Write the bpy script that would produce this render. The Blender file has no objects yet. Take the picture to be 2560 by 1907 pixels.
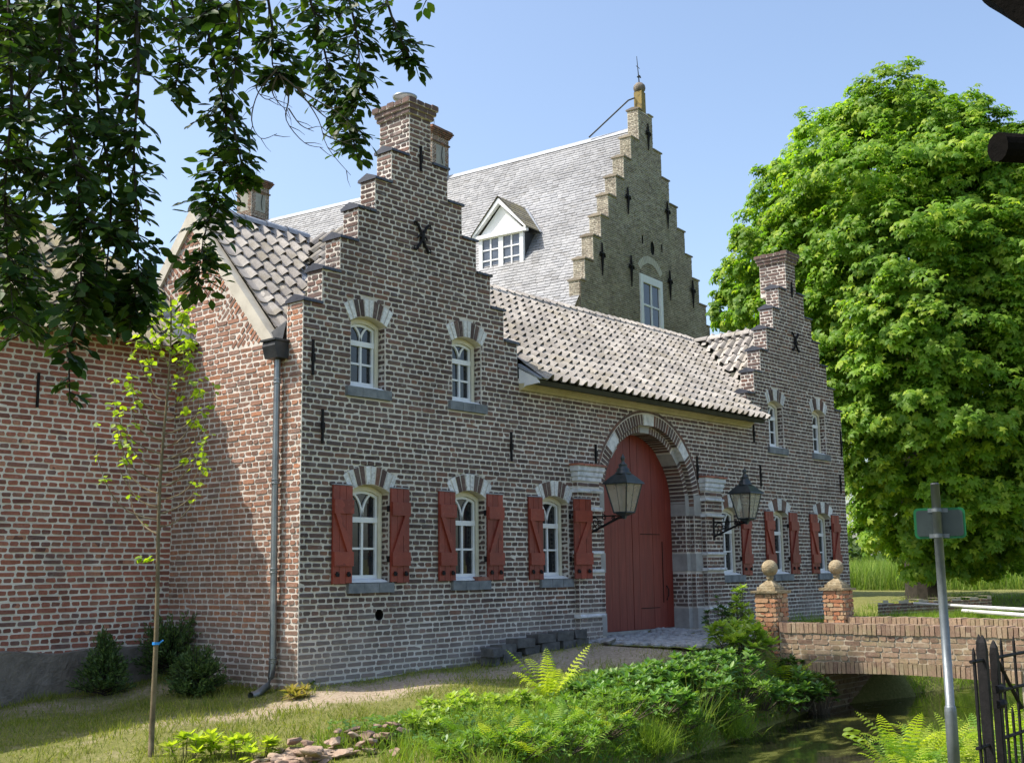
import bpy, bmesh, math, random
import numpy as np
from mathutils import Matrix, Vector
R = math.radians
rng = random.Random(7)
nr = np.random.default_rng(11)
sc = bpy.context.scene
COL = sc.collection

# ------------------------------------------------------------------ camera
FPX, W0, H0 = 2950.0, 2560.0, 1907.0
def _axes():
    v1 = np.array([3847 - W0/2, 1395 - H0/2]); y2 = 520.0
    x2 = -(FPX*FPX + v1[1]*y2)/v1[0]
    X = np.array([v1[0], v1[1], FPX]); X /= np.linalg.norm(X)
    Y = np.array([x2, y2, FPX]); Y /= np.linalg.norm(Y)
    Z = np.cross(X, Y)
    if Z[1] > 0: Z = -Z
    return np.array([X, Y, Z])
RW = _axes()
CAM = np.array([-9.435, -11.577, 1.40])
cd = bpy.data.cameras.new('camera'); co = bpy.data.objects.new('camera', cd); COL.objects.link(co)
cd.sensor_width = 36; cd.lens = 36*FPX/W0; cd.clip_end = 2000; cd.clip_start = .05
r_, d_, f_ = RW @ [1, 0, 0], RW @ [0, 1, 0], RW @ [0, 0, 1]
co.matrix_world = Matrix(((r_[0], -d_[0], -f_[0], CAM[0]), (r_[1], -d_[1], -f_[1], CAM[1]), (r_[2], -d_[2], -f_[2], CAM[2]), (0, 0, 0, 1)))
sc.camera = co
def ray(px, py):
    v = RW @ np.array([px - W0/2, py - H0/2, FPX]); return v
def proj(P):
    v = RW.T @ (np.asarray(P, float) - CAM)
    if v[2] < .1: return (-9999, -9999, .1)
    return (v[0]/v[2]*FPX + W0/2, v[1]/v[2]*FPX + H0/2, v[2])
def at_dist(px, py, dist):
    v = ray(px, py); return CAM + v/np.linalg.norm(v[:2])*dist
def at_z(px, py, z):
    v = ray(px, py); return CAM + v*((z - CAM[2])/v[2])

# ------------------------------------------------------------------ sky, sun, exposure
SUN = Vector((1.0, -1.0, -1.93)).normalized()          # the way the light travels
el = math.asin(-SUN.z); az = math.atan2(-SUN.x, -SUN.y)
wd = bpy.data.worlds.new('World'); sc.world = wd; wd.use_nodes = True
wn = wd.node_tree.nodes; wl = wd.node_tree.links
sky = wn.new('ShaderNodeTexSky'); sky.sky_type = 'NISHITA'; sky.sun_disc = False
sky.sun_elevation = el; sky.sun_rotation = az; sky.air_density = 1.0; sky.dust_density = 2.6; sky.ozone_density = 1.0; sky.altitude = 30
wl.new(sky.outputs[0], wn['Background'].inputs[0]); wn['Background'].inputs[1].default_value = 0.15
sd = bpy.data.lights.new('sun', 'SUN'); so = bpy.data.objects.new('sun', sd); COL.objects.link(so)
sd.energy = 3.6; sd.angle = R(.53); sd.color = (1, .93, .82)
so.rotation_mode = 'QUATERNION'; so.rotation_quaternion = SUN.to_track_quat('-Z', 'Y'); so.location = (-20, 20, 40)
vs = sc.view_settings; vs.view_transform = 'Standard'; vs.look = 'None'; vs.gamma = 1; vs.exposure = 0.86; vs.use_curve_mapping = False
sc.cycles.use_denoising = True
sc.cycles.max_bounces = 7; sc.cycles.diffuse_bounces = 4; sc.cycles.glossy_bounces = 2; sc.cycles.transmission_bounces = 3; sc.cycles.transparent_max_bounces = 6

# ------------------------------------------------------------------ materials
MATS = {}
def _nt(name):
    m = bpy.data.materials.new(name); m.use_nodes = True; nt = m.node_tree
    return m, nt, nt.nodes['Principled BSDF']
def nd(nt, t, **kw):
    n = nt.nodes.new(t)
    for k, v in kw.items(): setattr(n, k, v)
    return n
def noise(nt, vec, scale, detail=4, rough=.6, dist=0.):
    n = nd(nt, 'ShaderNodeTexNoise'); n.inputs['Scale'].default_value = scale; n.inputs['Detail'].default_value = detail
    n.inputs['Roughness'].default_value = rough; n.inputs['Distortion'].default_value = dist
    if vec is not None: nt.links.new(vec, n.inputs['Vector'])
    return n.outputs[0]
def ramp(nt, fac, stops, interp='LINEAR'):
    n = nd(nt, 'ShaderNodeValToRGB'); e = n.color_ramp; e.interpolation = interp
    while len(e.elements) < len(stops): e.elements.new(.5)
    for el_, (p, c) in zip(e.elements, stops):
        el_.position = p; el_.color = (c, c, c, 1) if isinstance(c, (int, float)) else (*c, 1)
    nt.links.new(fac, n.inputs[0]); return n.outputs[0]
def mixc(nt, fac, a, b, mode='MIX'):
    n = nd(nt, 'ShaderNodeMix', data_type='RGBA', blend_type=mode)
    for s, v in ((n.inputs[0], fac), (n.inputs[6], a), (n.inputs[7], b)):
        if isinstance(v, (int, float)): s.default_value = v if s.type == 'VALUE' else (v, v, v, 1)
        elif isinstance(v, tuple): s.default_value = (*v, 1)
        else: nt.links.new(v, s)
    return n.outputs[2]
def math_(nt, op, a, b=0.):
    n = nd(nt, 'ShaderNodeMath', operation=op)
    for s, v in zip(n.inputs, (a, b)):
        if isinstance(v, (int, float)): s.default_value = v
        else: nt.links.new(v, s)
    return n.outputs[0]
def pos(nt): return nd(nt, 'ShaderNodeNewGeometry').outputs['Position']
def piece_random(nt):
    a = nd(nt, 'ShaderNodeAttribute', attribute_name='rnd').outputs['Fac']
    o = nd(nt, 'ShaderNodeObjectInfo').outputs['Random']
    return math_(nt, 'FRACT', math_(nt, 'ADD', a, o))
def bump(nt, b, h, strength, dist=.01):
    n = nd(nt, 'ShaderNodeBump'); n.inputs['Strength'].default_value = strength; n.inputs['Distance'].default_value = dist
    nt.links.new(h, n.inputs['Height']); nt.links.new(n.outputs[0], b.inputs['Normal'])
def mat_noise(name, stops, scale=8, rough=.9, bstr=.4, bscale=60, bdist=.006, detail=5, metal=0, spec=.3):
    m, nt, b = _nt(name); p = pos(nt)
    c = ramp(nt, noise(nt, p, scale, detail), stops)
    if name.startswith('mortar'): c = mixc(nt, 1.0, c, ramp(nt, noise(nt, p, .8, 6, .65), [(.3, .68), (.5, 1.), (.72, 1.14)]), 'MULTIPLY')
    nt.links.new(c, b.inputs['Base Color'])
    b.inputs['Roughness'].default_value = rough; b.inputs['Metallic'].default_value = metal; b.inputs['Specular IOR Level'].default_value = spec
    if bstr: bump(nt, b, noise(nt, p, bscale, 4), bstr, bdist)
    MATS[name] = m; return m
def mat_piece(name, stops, spot=None, spotamt=.5, spotscale=14, nscale=30, rough=.9, bstr=.5, bscale=70, dark=.65, light=1.25, low=None, moss=None, spec=.25):
    m, nt, b = _nt(name); p = pos(nt)
    pr = math_(nt, 'FRACT', math_(nt, 'ADD', piece_random(nt), math_(nt, 'MULTIPLY', noise(nt, p, .9, 4), .5)))
    c = ramp(nt, pr, stops)
    c = mixc(nt, 1.0, c, ramp(nt, noise(nt, p, .75, 6, .65), [(.3, .72), (.5, 1.), (.7, 1.22)]), 'MULTIPLY')
    k = ramp(nt, noise(nt, p, nscale, 5, .65), [(.25, dark), (.75, light)])
    c = mixc(nt, 1.0, c, k, 'MULTIPLY')
    if spot:
        f = ramp(nt, noise(nt, p, spotscale, 6, .7), [(.56, 0), (.74, spotamt)]); c = mixc(nt, f, c, spot)
    if low:                                               # lime bloom and rising damp near the ground, with a ragged edge of its own
        z = nd(nt, 'ShaderNodeSeparateXYZ'); nt.links.new(p, z.inputs[0])
        h = math_(nt, 'ADD', z.outputs[2], math_(nt, 'MULTIPLY', noise(nt, p, 1.3, 5), 1.6))
        c = mixc(nt, ramp(nt, math_(nt, 'MULTIPLY', h, .4), [(.42, low[1]), (.72, 0)]), c, low[0])
    if moss:
        f = ramp(nt, noise(nt, p, moss[1], 5, .7), [(.5, 0), (.62, moss[2])]); c = mixc(nt, f, c, moss[0])
    nt.links.new(c, b.inputs['Base Color']); b.inputs['Roughness'].default_value = rough; b.inputs['Specular IOR Level'].default_value = spec
    if bstr: bump(nt, b, noise(nt, p, bscale, 5), bstr, .006)
    MATS[name] = m; return m
def mat_leaf(name, stops, trans=.45, rough=.45, nscale=.5, spec=.3):
    m, nt, b = _nt(name); p = pos(nt)
    c = ramp(nt, piece_random(nt), stops)
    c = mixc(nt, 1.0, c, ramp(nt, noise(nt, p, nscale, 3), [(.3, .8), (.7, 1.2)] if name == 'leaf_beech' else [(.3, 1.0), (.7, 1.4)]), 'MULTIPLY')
    nt.links.new(c, b.inputs['Base Color']); b.inputs['Roughness'].default_value = rough; b.inputs['Specular IOR Level'].default_value = spec
    t = nd(nt, 'ShaderNodeBsdfTranslucent')
    tc = mixc(nt, 1.0, c, (1.6, 1.75, .6), 'MULTIPLY'); nt.links.new(tc, t.inputs[0])
    x = nd(nt, 'ShaderNodeMixShader'); x.inputs[0].default_value = trans
    nt.links.new(b.outputs[0], x.inputs[1]); nt.links.new(t.outputs[0], x.inputs[2]); nt.links.new(x.outputs[0], nt.nodes['Material Output'].inputs[0])
    MATS[name] = m; return m

LIME = (.52, .49, .44)
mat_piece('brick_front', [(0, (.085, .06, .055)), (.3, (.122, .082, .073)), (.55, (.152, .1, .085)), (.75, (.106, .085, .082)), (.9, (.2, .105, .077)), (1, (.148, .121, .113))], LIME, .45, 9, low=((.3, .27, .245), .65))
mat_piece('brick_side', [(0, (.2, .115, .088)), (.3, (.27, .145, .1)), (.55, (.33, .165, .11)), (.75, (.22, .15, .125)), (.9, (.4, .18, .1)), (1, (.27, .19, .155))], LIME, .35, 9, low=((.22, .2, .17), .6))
mat_piece('brick_barn', [(0, (.18, .085, .068)), (.2, (.31, .125, .09)), (.45, (.4, .155, .105)), (.7, (.34, .137, .093)), (.85, (.19, .12, .11)), (1, (.46, .22, .14))], LIME, .3, 9)
mat_piece('brick_manor', [(0, (.165, .136, .11)), (.35, (.25, .213, .172)), (.65, (.31, .268, .215)), (.85, (.155, .133, .112)), (1, (.37, .312, .245))], (.45, .43, .37), .5, 2.2, moss=((.2, .195, .12), 1.1, .25))
mat_piece('brick_bridge', [(0, (.2, .13, .095)), (.3, (.28, .19, .13)), (.6, (.33, .24, .16)), (.8, (.25, .165, .12)), (1, (.36, .28, .19))], (.5, .44, .33), .5, 8, moss=((.2, .19, .09), 3, .4))
mat_piece('brick_pier', [(0, (.33, .14, .075)), (.3, (.42, .21, .115)), (.6, (.4, .27, .16)), (.8, (.34, .16, .095)), (1, (.44, .34, .21))], (.5, .43, .31), .7, 12, bstr=.8)
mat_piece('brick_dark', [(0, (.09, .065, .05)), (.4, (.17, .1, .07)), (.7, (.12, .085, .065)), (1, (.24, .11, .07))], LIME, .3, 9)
mat_piece('whitewash', [(0, (.58, .58, .57)), (1, (.76, .76, .75))], (.2, .15, .13), .9, 22, rough=.85)
mat_noise('mortar', [(.25, (.49, .445, .39)), (.5, (.6, .555, .495)), (.75, (.68, .635, .575))], 5, .95, .5, 90)
mat_noise('mortar_barn_lifted', [(.25, (.64, .59, .51)), (.5, (.76, .71, .62)), (.75, (.82, .78, .7))], 5, .95, .5, 90)  # copy of mortar, its colour brightened and warmed to offset the barn wall's shade
mat_noise('mortar_manor', [(.25, (.46, .43, .34)), (.5, (.57, .53, .43)), (.75, (.65, .62, .52))], 1.5, .95, .4, 60)
mat_noise('mortar_bridge', [(.25, (.28, .235, .17)), (.5, (.38, .33, .25)), (.75, (.46, .41, .32))], 4, .95, .6, 60)
mat_noise('plinth', [(.2, (.08, .072, .062)), (.4, (.16, .14, .118)), (.6, (.24, .21, .178)), (.8, (.36, .33, .285))], 3.5, .98, 1., 22, .03, detail=9)
mat_piece('pantile', [(0, (.23, .215, .2)), (.3, (.31, .29, .268)), (.6, (.375, .352, .322)), (.8, (.27, .252, .236)), (1, (.43, .402, .366))], (.48, .45, .36), .5, 7, nscale=12, rough=.8, bstr=.25, bscale=120, moss=((.2, .17, .1), 2.0, .4), dark=.8, light=1.15)
mat_piece('pantile_barn', [(0, (.17, .155, .12)), (.4, (.25, .22, .155)), (.7, (.3, .27, .195)), (1, (.21, .19, .16))], (.5, .46, .33), .5, 7, nscale=12, rough=.85, bstr=.25, bscale=120, moss=((.3, .26, .12), 2.4, .55))
mat_piece('slate', [(0, (.205, .212, .225)), (.3, (.23, .238, .252)), (.6, (.25, .258, .27)), (.85, (.233, .241, .256)), (.97, (.2, .203, .208)), (1, (.12, .122, .125))], (.24, .235, .21), .3, 1.6, nscale=9, rough=.5, bstr=.15, bscale=40, dark=.85, light=1.12, spec=.45)
mat_noise('coping', [(.3, (.026, .03, .042)), (.7, (.055, .06, .078))], 7, .42, .2, 50, spec=.5)
mat_noise('lead', [(.3, (.19, .21, .24)), (.7, (.33, .36, .4))], 5, .45, .3, 14, .01, spec=.5)
mat_noise('zinc', [(.3, (.2, .22, .24)), (.7, (.34, .36, .37))], 6, .38, .15, 20, metal=.75)
mat_noise('lead_dark', [(.3, (.035, .04, .045)), (.7, (.075, .08, .085))], 6, .5, .15, 20, metal=.3)
mat_noise('iron', [(.3, (.007, .007, .008)), (.7, (.018, .017, .018))], 20, .7, .3, 80, spec=.2)
mat_noise('lamp_paint', [(.3, (.012, .018, .022)), (.7, (.03, .042, .046))], 9, .38, .15, 40, spec=.5)
mat_noise('paint_cream', [(.3, (.6, .55, .42)), (.7, (.7, .66, .53))], 6, .5, .15, 60, spec=.4)
mat_noise('paint_white', [(.3, (.7, .715, .73)), (.7, (.8, .81, .82))], 6, .45, .1, 60, spec=.4)
mat_noise('plank_yellow', [(.3, (.4, .35, .2)), (.7, (.54, .48, .31))], 4, .6, .3, 40)
mat_noise('board_dark', [(.3, (.03, .032, .022)), (.7, (.06, .062, .046))], 4, .8, .3, 40)
mat_noise('plaster', [(.25, (.4, .37, .31)), (.5, (.5, .47, .4)), (.75, (.58, .55, .47))], 4, .9, .4, 50)
mat_noise('bluestone', [(.25, (.1, .115, .13)), (.5, (.17, .185, .2)), (.75, (.25, .265, .28))], 6, .75, .3, 50)
mat_noise('greystone', [(.25, (.23, .225, .215)), (.5, (.32, .315, .3)), (.75, (.41, .4, .38))], 4, .85, .3, 50)
mat_noise('whitestone', [(.25, (.36, .36, .36)), (.45, (.55, .56, .57)), (.6, (.68, .69, .7)), (.8, (.74, .74, .74))], 9, .85, .35, 40, .01)
mat_noise('ballstone', [(.25, (.16, .125, .075)), (.5, (.31, .25, .155)), (.75, (.46, .4, .28))], 11, .95, 1., 38, .02)
mat_noise('dark_hole', [(.3, (.006, .006, .006)), (.7, (.012, .012, .012))], 5, 1, 0)
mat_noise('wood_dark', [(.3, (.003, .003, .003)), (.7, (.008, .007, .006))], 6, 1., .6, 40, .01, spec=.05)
mat_noise('bark', [(.25, (.05, .042, .03)), (.5, (.1, .082, .058)), (.75, (.16, .135, .1))], 9, .95, .7, 30, .01)
mat_noise('bark_dark', [(.25, (.02, .018, .014)), (.75, (.05, .043, .034))], 9, .95, .6, 40, .006)
mat_noise('bark_young', [(.25, (.09, .07, .04)), (.5, (.15, .118, .07)), (.75, (.22, .18, .115))], 12, .85, .4, 50, .004)
mat_noise('blue_tie', [(.3, (.02, .2, .6)), (.7, (.03, .28, .75))], 5, .5, 0)
mat_noise('galvanised', [(.25, (.11, .13, .145)), (.5, (.16, .185, .2)), (.75, (.22, .245, .26))], 9, .45, .1, 60, metal=.5)
mat_noise('sign_back', [(.3, (.028, .04, .042)), (.7, (.06, .08, .08))], 3, .35, .05, 40, metal=.3)
mat_noise('sign_green', [(.3, (.006, .1, .035)), (.7, (.01, .14, .05))], 3, .4, 0)
mat_noise('rock', [(.2, (.12, .08, .055)), (.45, (.27, .185, .135)), (.62, (.38, .29, .22)), (.85, (.56, .5, .42))], 2.6, .95, .7, 35, .012)
mat_noise('darkstone', [(.25, (.05, .05, .05)), (.5, (.095, .095, .093)), (.75, (.16, .158, .15))], 7, .85, .5, 40, .01)
mat_noise('cobble', [(.25, (.18, .182, .185)), (.5, (.3, .305, .31)), (.75, (.44, .445, .445))], 6, .8, .4, 50, .006)
mat_noise('white_metal', [(.3, (.62, .62, .63)), (.7, (.76, .76, .77))], 4, .45, .05, 30)
mat_noise('vane', [(.3, (.02, .022, .024)), (.7, (.04, .04, .042))], 5, .6, 0)
mat_noise('lichen', [(.35, (.12, .1, .06)), (.5, (.27, .2, .07)), (.75, (.22, .19, .12))], 5, .95, .5, 40)
mat_noise('panel_plaster', [(.3, (.24, .24, .21)), (.7, (.36, .36, .33))], 3, .95, .2, 40)
def mat_door():
    m, nt, b = _nt('door_red'); p = pos(nt)
    mp = nd(nt, 'ShaderNodeMapping'); mp.inputs['Scale'].default_value = (9, 9, .8); nt.links.new(p, mp.inputs[0])
    c = ramp(nt, noise(nt, mp.outputs[0], 2.2, 6, .7), [(.25, (.12, .018, .012)), (.5, (.175, .026, .016)), (.68, (.22, .038, .024)), (.8, (.26, .06, .04)), (.95, (.34, .15, .11))])
    nt.links.new(c, b.inputs['Base Color']); b.inputs['Roughness'].default_value = .5; b.inputs['Specular IOR Level'].default_value = .4
    bump(nt, b, noise(nt, mp.outputs[0], 12, 4), .25, .004); MATS['door_red'] = m
mat_door()
mat_piece('shutter_red', [(0, (.17, .028, .016)), (.5, (.21, .035, .02)), (1, (.25, .046, .027))], (.36, .16, .12), .4, 16, nscale=9, rough=.5, bstr=.15, bscale=40, dark=.85, light=1.15, spec=.4)
def mat_glass(name, tint, rough=.04):
    m, nt, b = _nt(name); p = pos(nt)
    c = ramp(nt, noise(nt, p, 2.5, 3), [(.35, tuple(v*.5 for v in tint)), (.7, tint)]); nt.links.new(c, b.inputs['Base Color'])
    b.inputs['Roughness'].default_value = rough; b.inputs['Specular IOR Level'].default_value = .6
    bump(nt, b, noise(nt, p, 4, 2), .08, .01); MATS[name] = m
mat_glass('glass', (.022, .026, .03)); mat_glass('glass_blue', (.1, .125, .17), .15)
def mat_lampglass():
    m, nt, b = _nt('lamp_glass'); p = pos(nt)
    c = ramp(nt, noise(nt, p, 6, 4), [(.3, (.5, .48, .38)), (.7, (.64, .63, .52))]); nt.links.new(c, b.inputs['Base Color'])
    b.inputs['Roughness'].default_value = .25
    t = nd(nt, 'ShaderNodeBsdfTransparent'); t.inputs[0].default_value = (.85, .86, .8, 1)
    x = nd(nt, 'ShaderNodeMixShader'); x.inputs[0].default_value = .62
    nt.links.new(b.outputs[0], x.inputs[1]); nt.links.new(t.outputs[0], x.inputs[2]); nt.links.new(x.outputs[0], nt.nodes['Material Output'].inputs[0]); MATS['lamp_glass'] = m
mat_lampglass()
def mat_water():
    m, nt, b = _nt('water'); p = pos(nt)
    mp = nd(nt, 'ShaderNodeMapping'); mp.inputs['Scale'].default_value = (.7, 1.6, 1); mp.inputs['Rotation'].default_value = (0, 0, R(-15)); nt.links.new(p, mp.inputs[0])
    f = ramp(nt, noise(nt, mp.outputs[0], 1.5, 6, .65), [(.52, 0), (.64, .75)])
    c = mixc(nt, f, (.012, .016, .007), (.11, .12, .025)); nt.links.new(c, b.inputs['Base Color'])
    nt.links.new(ramp(nt, f, [(0, .03), (1, .5)]), b.inputs['Roughness']); b.inputs['IOR'].default_value = 1.33
    bump(nt, b, noise(nt, p, 5, 3), .12, .02); MATS['water'] = m
mat_water()
def mat_ground():
    m, nt, b = _nt('ground'); p = pos(nt)
    a = nd(nt, 'ShaderNodeAttribute', attribute_name='soil').outputs['Fac']
    n1 = noise(nt, p, 2.2, 9, .75); n2 = noise(nt, p, 22, 8, .75)
    f = math_(nt, 'ADD', a, math_(nt, 'MULTIPLY', math_(nt, 'SUBTRACT', n1, .5), 1.5))
    soil = ramp(nt, n2, [(.3, (.2, .155, .108)), (.5, (.39, .315, .23)), (.7, (.54, .46, .36))])
    gr = ramp(nt, n2, [(.25, (.1, .115, .036)), (.5, (.18, .185, .06)), (.75, (.29, .27, .11))])
    c = mixc(nt, ramp(nt, f, [(.3, 0), (.7, 1)]), gr, soil)
    nt.links.new(c, b.inputs['Base Color']); b.inputs['Roughness'].default_value = .98; b.inputs['Specular IOR Level'].default_value = .1
    bump(nt, b, n2, .8, .03); MATS['ground'] = m
mat_ground()
G_ = lambda *a: [(i/(len(a)-1), c) for i, c in enumerate(a)]
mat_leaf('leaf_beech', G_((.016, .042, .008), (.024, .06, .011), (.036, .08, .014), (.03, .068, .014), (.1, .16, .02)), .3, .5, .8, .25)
mat_leaf('leaf_chestnut', G_((.075, .16, .022), (.11, .21, .025), (.18, .29, .03), (.1, .2, .025), (.3, .38, .045), (.085, .18, .024)), .5, .5, .3, .25)
mat_leaf('leaf_sapling', G_((.16, .24, .02), (.22, .3, .025), (.3, .36, .03)), .5, .5)
mat_leaf('leaf_yew', G_((.035, .07, .022), (.055, .1, .028), (.12, .18, .045)), .2, .5)
mat_leaf('leaf_rhodo', G_((.06, .14, .04), (.085, .18, .045), (.12, .22, .05), (.16, .25, .055)), .3, .4, 1.5, .35)
mat_leaf('leaf_bank', G_((.085, .17, .03), (.12, .22, .035), (.18, .27, .04)), .35, .45, 1.5, .3)
mat_leaf('leaf_rhodo_light', G_((.17, .26, .04), (.22, .31, .05), (.29, .36, .08)), .4, .4, 1.5)
mat_leaf('leaf_fern', G_((.09, .18, .024), (.13, .23, .03), (.18, .27, .035)), .45, .5, 2)
mat_leaf('leaf_fern_yellow', G_((.2, .28, .025), (.27, .34, .035), (.35, .39, .05)), .5, .5, 2)
mat_leaf('leaf_grass', G_((.09, .13, .022), (.14, .18, .03), (.2, .22, .045), (.27, .26, .08)), .4, .6, 1.2, .15)
mat_leaf('leaf_grass_bank', G_((.1, .17, .025), (.15, .23, .032), (.22, .28, .045)), .4, .6, 1.2, .15)
mat_leaf('leaf_reed', G_((.09, .16, .03), (.13, .21, .04), (.18, .25, .06), (.24, .28, .09)), .4, .6, .3, .15)
mat_leaf('leaf_ivy', G_((.03, .075, .02), (.06, .12, .026), (.13, .2, .04)), .3, .4, 2)
mat_leaf('leaf_far', G_((.03, .06, .014), (.05, .09, .02), (.07, .11, .024)), .3, .6, .1)
mat_leaf('leaf_dry', G_((.2, .15, .06), (.28, .23, .08), (.2, .2, .05)), .4, .7, 2, .1)

# ------------------------------------------------------------------ scene helpers
def link(o): COL.objects.link(o); return o
def tag(o, label=None, cat=None, group=None, kind=None):
    for k, v in (('label', label), ('category', cat), ('group', group), ('kind', kind)):
        if v: o[k] = v
    return o
def thing(name, label, cat, loc=(0, 0, 0), rz=0, group=None):
    o = link(bpy.data.objects.new(name, None)); o.location = loc; o.rotation_euler = (0, 0, rz); o.empty_display_size = .1
    return tag(o, label, cat, group)
def smooth(pts, k=4):
    P = [np.asarray(p, float) for p in pts]; out = []
    for i in range(len(P)-1):
        a, b, c, d = P[max(0, i-1)], P[i], P[i+1], P[min(len(P)-1, i+2)]
        for t in np.linspace(0, 1, k, endpoint=False): out.append(.5*(2*b+(c-a)*t+(2*a-5*b+4*c-d)*t*t+(3*b-a-3*c+d)*t**3))
    return out + [P[-1]]
class MB:
    """collects faces for one mesh"""
    def __init__(s): s.v = []; s.f = []; s.r = []; s.m = []
    def add(s, vs, fs, rnd=0., mi=0):
        k = len(s.v); s.v.extend(vs); s.r.extend([rnd]*len(vs))
        for f in fs: s.f.append(tuple(i + k for i in f)); s.m.append(mi)
        return s
    def box(s, a, b, rnd=0., mi=0, j=0):
        x0, y0, z0 = a; x1, y1, z1 = b
        vs = [(x0, y0, z0), (x1, y0, z0), (x1, y1, z0), (x0, y1, z0), (x0, y0, z1), (x1, y0, z1), (x1, y1, z1), (x0, y1, z1)]
        if j: vs = [tuple(c + rng.uniform(-j, j) for c in v) for v in vs]
        return s.add(vs, [(0, 3, 2, 1), (4, 5, 6, 7), (0, 1, 5, 4), (1, 2, 6, 5), (2, 3, 7, 6), (3, 0, 4, 7)], rnd, mi)
    def prism(s, poly, axis, a, b, rnd=0., mi=0):
        """poly in the two other axes, extruded along axis 'x','y' or 'z' from a to b"""
        n = len(poly)
        def P(p, t):
            return (t, p[0], p[1]) if axis == 'x' else ((p[0], t, p[1]) if axis == 'y' else (p[0], p[1], t))
        vs = [P(p, a) for p in poly] + [P(p, b) for p in poly]
        fs = [tuple(range(n)), tuple(range(2*n-1, n-1, -1))] + [(i, i + n, (i+1) % n + n, (i+1) % n) for i in range(n)]
        return s.add(vs, fs, rnd, mi)
    def band(s, po, pi, y0, y1, closed=False, rnd=0., mi=0):
        """ribbon between two outlines in the x-z plane, extruded from y0 (front) to y1"""
        n = len(po); vs = [(p[0], y, p[1]) for y in (y0, y1) for q in (po, pi) for p in q]
        fs = []
        for i in range(n if closed else n-1):
            k = (i+1) % n
            fs += [(i, k, n+k, n+i), (2*n+i, 3*n+i, 3*n+k, 2*n+k), (i, 2*n+i, 2*n+k, k), (n+i, n+k, 3*n+k, 3*n+i)]
        if not closed: fs += [(0, n, 3*n, 2*n), (n-1, 3*n-1, 4*n-1, 2*n-1)]
        return s.add(vs, fs, rnd, mi)
    def tube(s, pts, rad, n=8, rnd=0., mi=0, cap=True):
        pts = [Vector(p) for p in pts]; k = len(s.v); rad = rad if isinstance(rad, (list, tuple)) else [rad]*len(pts)
        up = Vector((0, 0, 1))
        for i, p in enumerate(pts):
            t = (pts[min(i+1, len(pts)-1)] - pts[max(i-1, 0)]).normalized()
            a = t.cross(up if abs(t.z) < .95 else Vector((1, 0, 0))).normalized(); b = t.cross(a)
            for q in range(n):
                an = 2*math.pi*q/n; s.v.append(tuple(p + (a*math.cos(an) + b*math.sin(an))*rad[i])); s.r.append(rnd)
        for i in range(len(pts)-1):
            for q in range(n):
                s.f.append((k+i*n+q, k+i*n+(q+1) % n, k+(i+1)*n+(q+1) % n, k+(i+1)*n+q)); s.m.append(mi)
        if cap:
            s.f.append(tuple(k+q for q in range(n))); s.m.append(mi)
            e = k+(len(pts)-1)*n; s.f.append(tuple(e+q for q in range(n-1, -1, -1))); s.m.append(mi)
        return s
    def lathe(s, prof, c=(0, 0, 0), n=16, sx=1, sy=1, rot=0, rnd=0., mi=0):
        k = len(s.v)
        for r_, z in prof:
            for q in range(n):
                a = 2*math.pi*q/n + rot; s.v.append((c[0]+r_*math.cos(a)*sx, c[1]+r_*math.sin(a)*sy, c[2]+z)); s.r.append(rnd)
        for i in range(len(prof)-1):
            for q in range(n):
                s.f.append((k+i*n+q, k+i*n+(q+1) % n, k+(i+1)*n+(q+1) % n, k+(i+1)*n+q)); s.m.append(mi)
        s.f.append(tuple(k+q for q in range(n-1, -1, -1))); s.m.append(mi)
        e = k+(len(prof)-1)*n; s.f.append(tuple(e+q for q in range(n))); s.m.append(mi)
        return s
    def quad(s, a, b, c, d, rnd=0., mi=0): return s.add([a, b, c, d], [(0, 1, 2, 3)], rnd, mi)
    def mesh(s, name, mats, smooth=False):
        me = bpy.data.meshes.new(name); me.from_pydata([tuple(map(float, v)) for v in s.v], [], s.f)
        for m in (mats if isinstance(mats, (list, tuple)) else [mats]): me.materials.append(MATS[m])
        if any(s.m): me.polygons.foreach_set('material_index', s.m)
        if any(s.r): me.attributes.new('rnd', 'FLOAT', 'POINT').data.foreach_set('value', s.r)
        if smooth: me.polygons.foreach_set('use_smooth', [True]*len(me.polygons))
        me.update(); return me
    def build(s, name, mats, parent=None, smooth=False, kind=None):
        o = link(bpy.data.objects.new(name, s.mesh(name, mats, smooth))); o.parent = parent
        if kind: o['kind'] = kind
        return o
def np_mesh(name, V, F, mats, rnd=None, parent=None, kind=None, smooth=False, mi=None):
    """V (n,3); F (m,k) all faces with k corners"""
    V = np.asarray(V, np.float32); F = np.asarray(F, np.int32); me = bpy.data.meshes.new(name); k = F.shape[1]
    me.vertices.add(len(V)); me.vertices.foreach_set('co', V.ravel())
    me.loops.add(F.size); me.loops.foreach_set('vertex_index', F.ravel())
    me.polygons.add(len(F)); me.polygons.foreach_set('loop_start', np.arange(0, F.size, k, dtype=np.int32))
    for m in (mats if isinstance(mats, (list, tuple)) else [mats]): me.materials.append(MATS[m])
    if mi is not None: me.polygons.foreach_set('material_index', np.asarray(mi, np.int32))
    if rnd is not None: me.attributes.new('rnd', 'FLOAT', 'POINT').data.foreach_set('value', np.asarray(rnd, np.float32))
    me.polygons.foreach_set('use_smooth', np.full(len(F), bool(smooth) or k == 3))
    me.update(calc_edges=True); me.validate()
    o = link(bpy.data.objects.new(name, me)); o.parent = parent
    if kind: o['kind'] = kind
    return o

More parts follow.
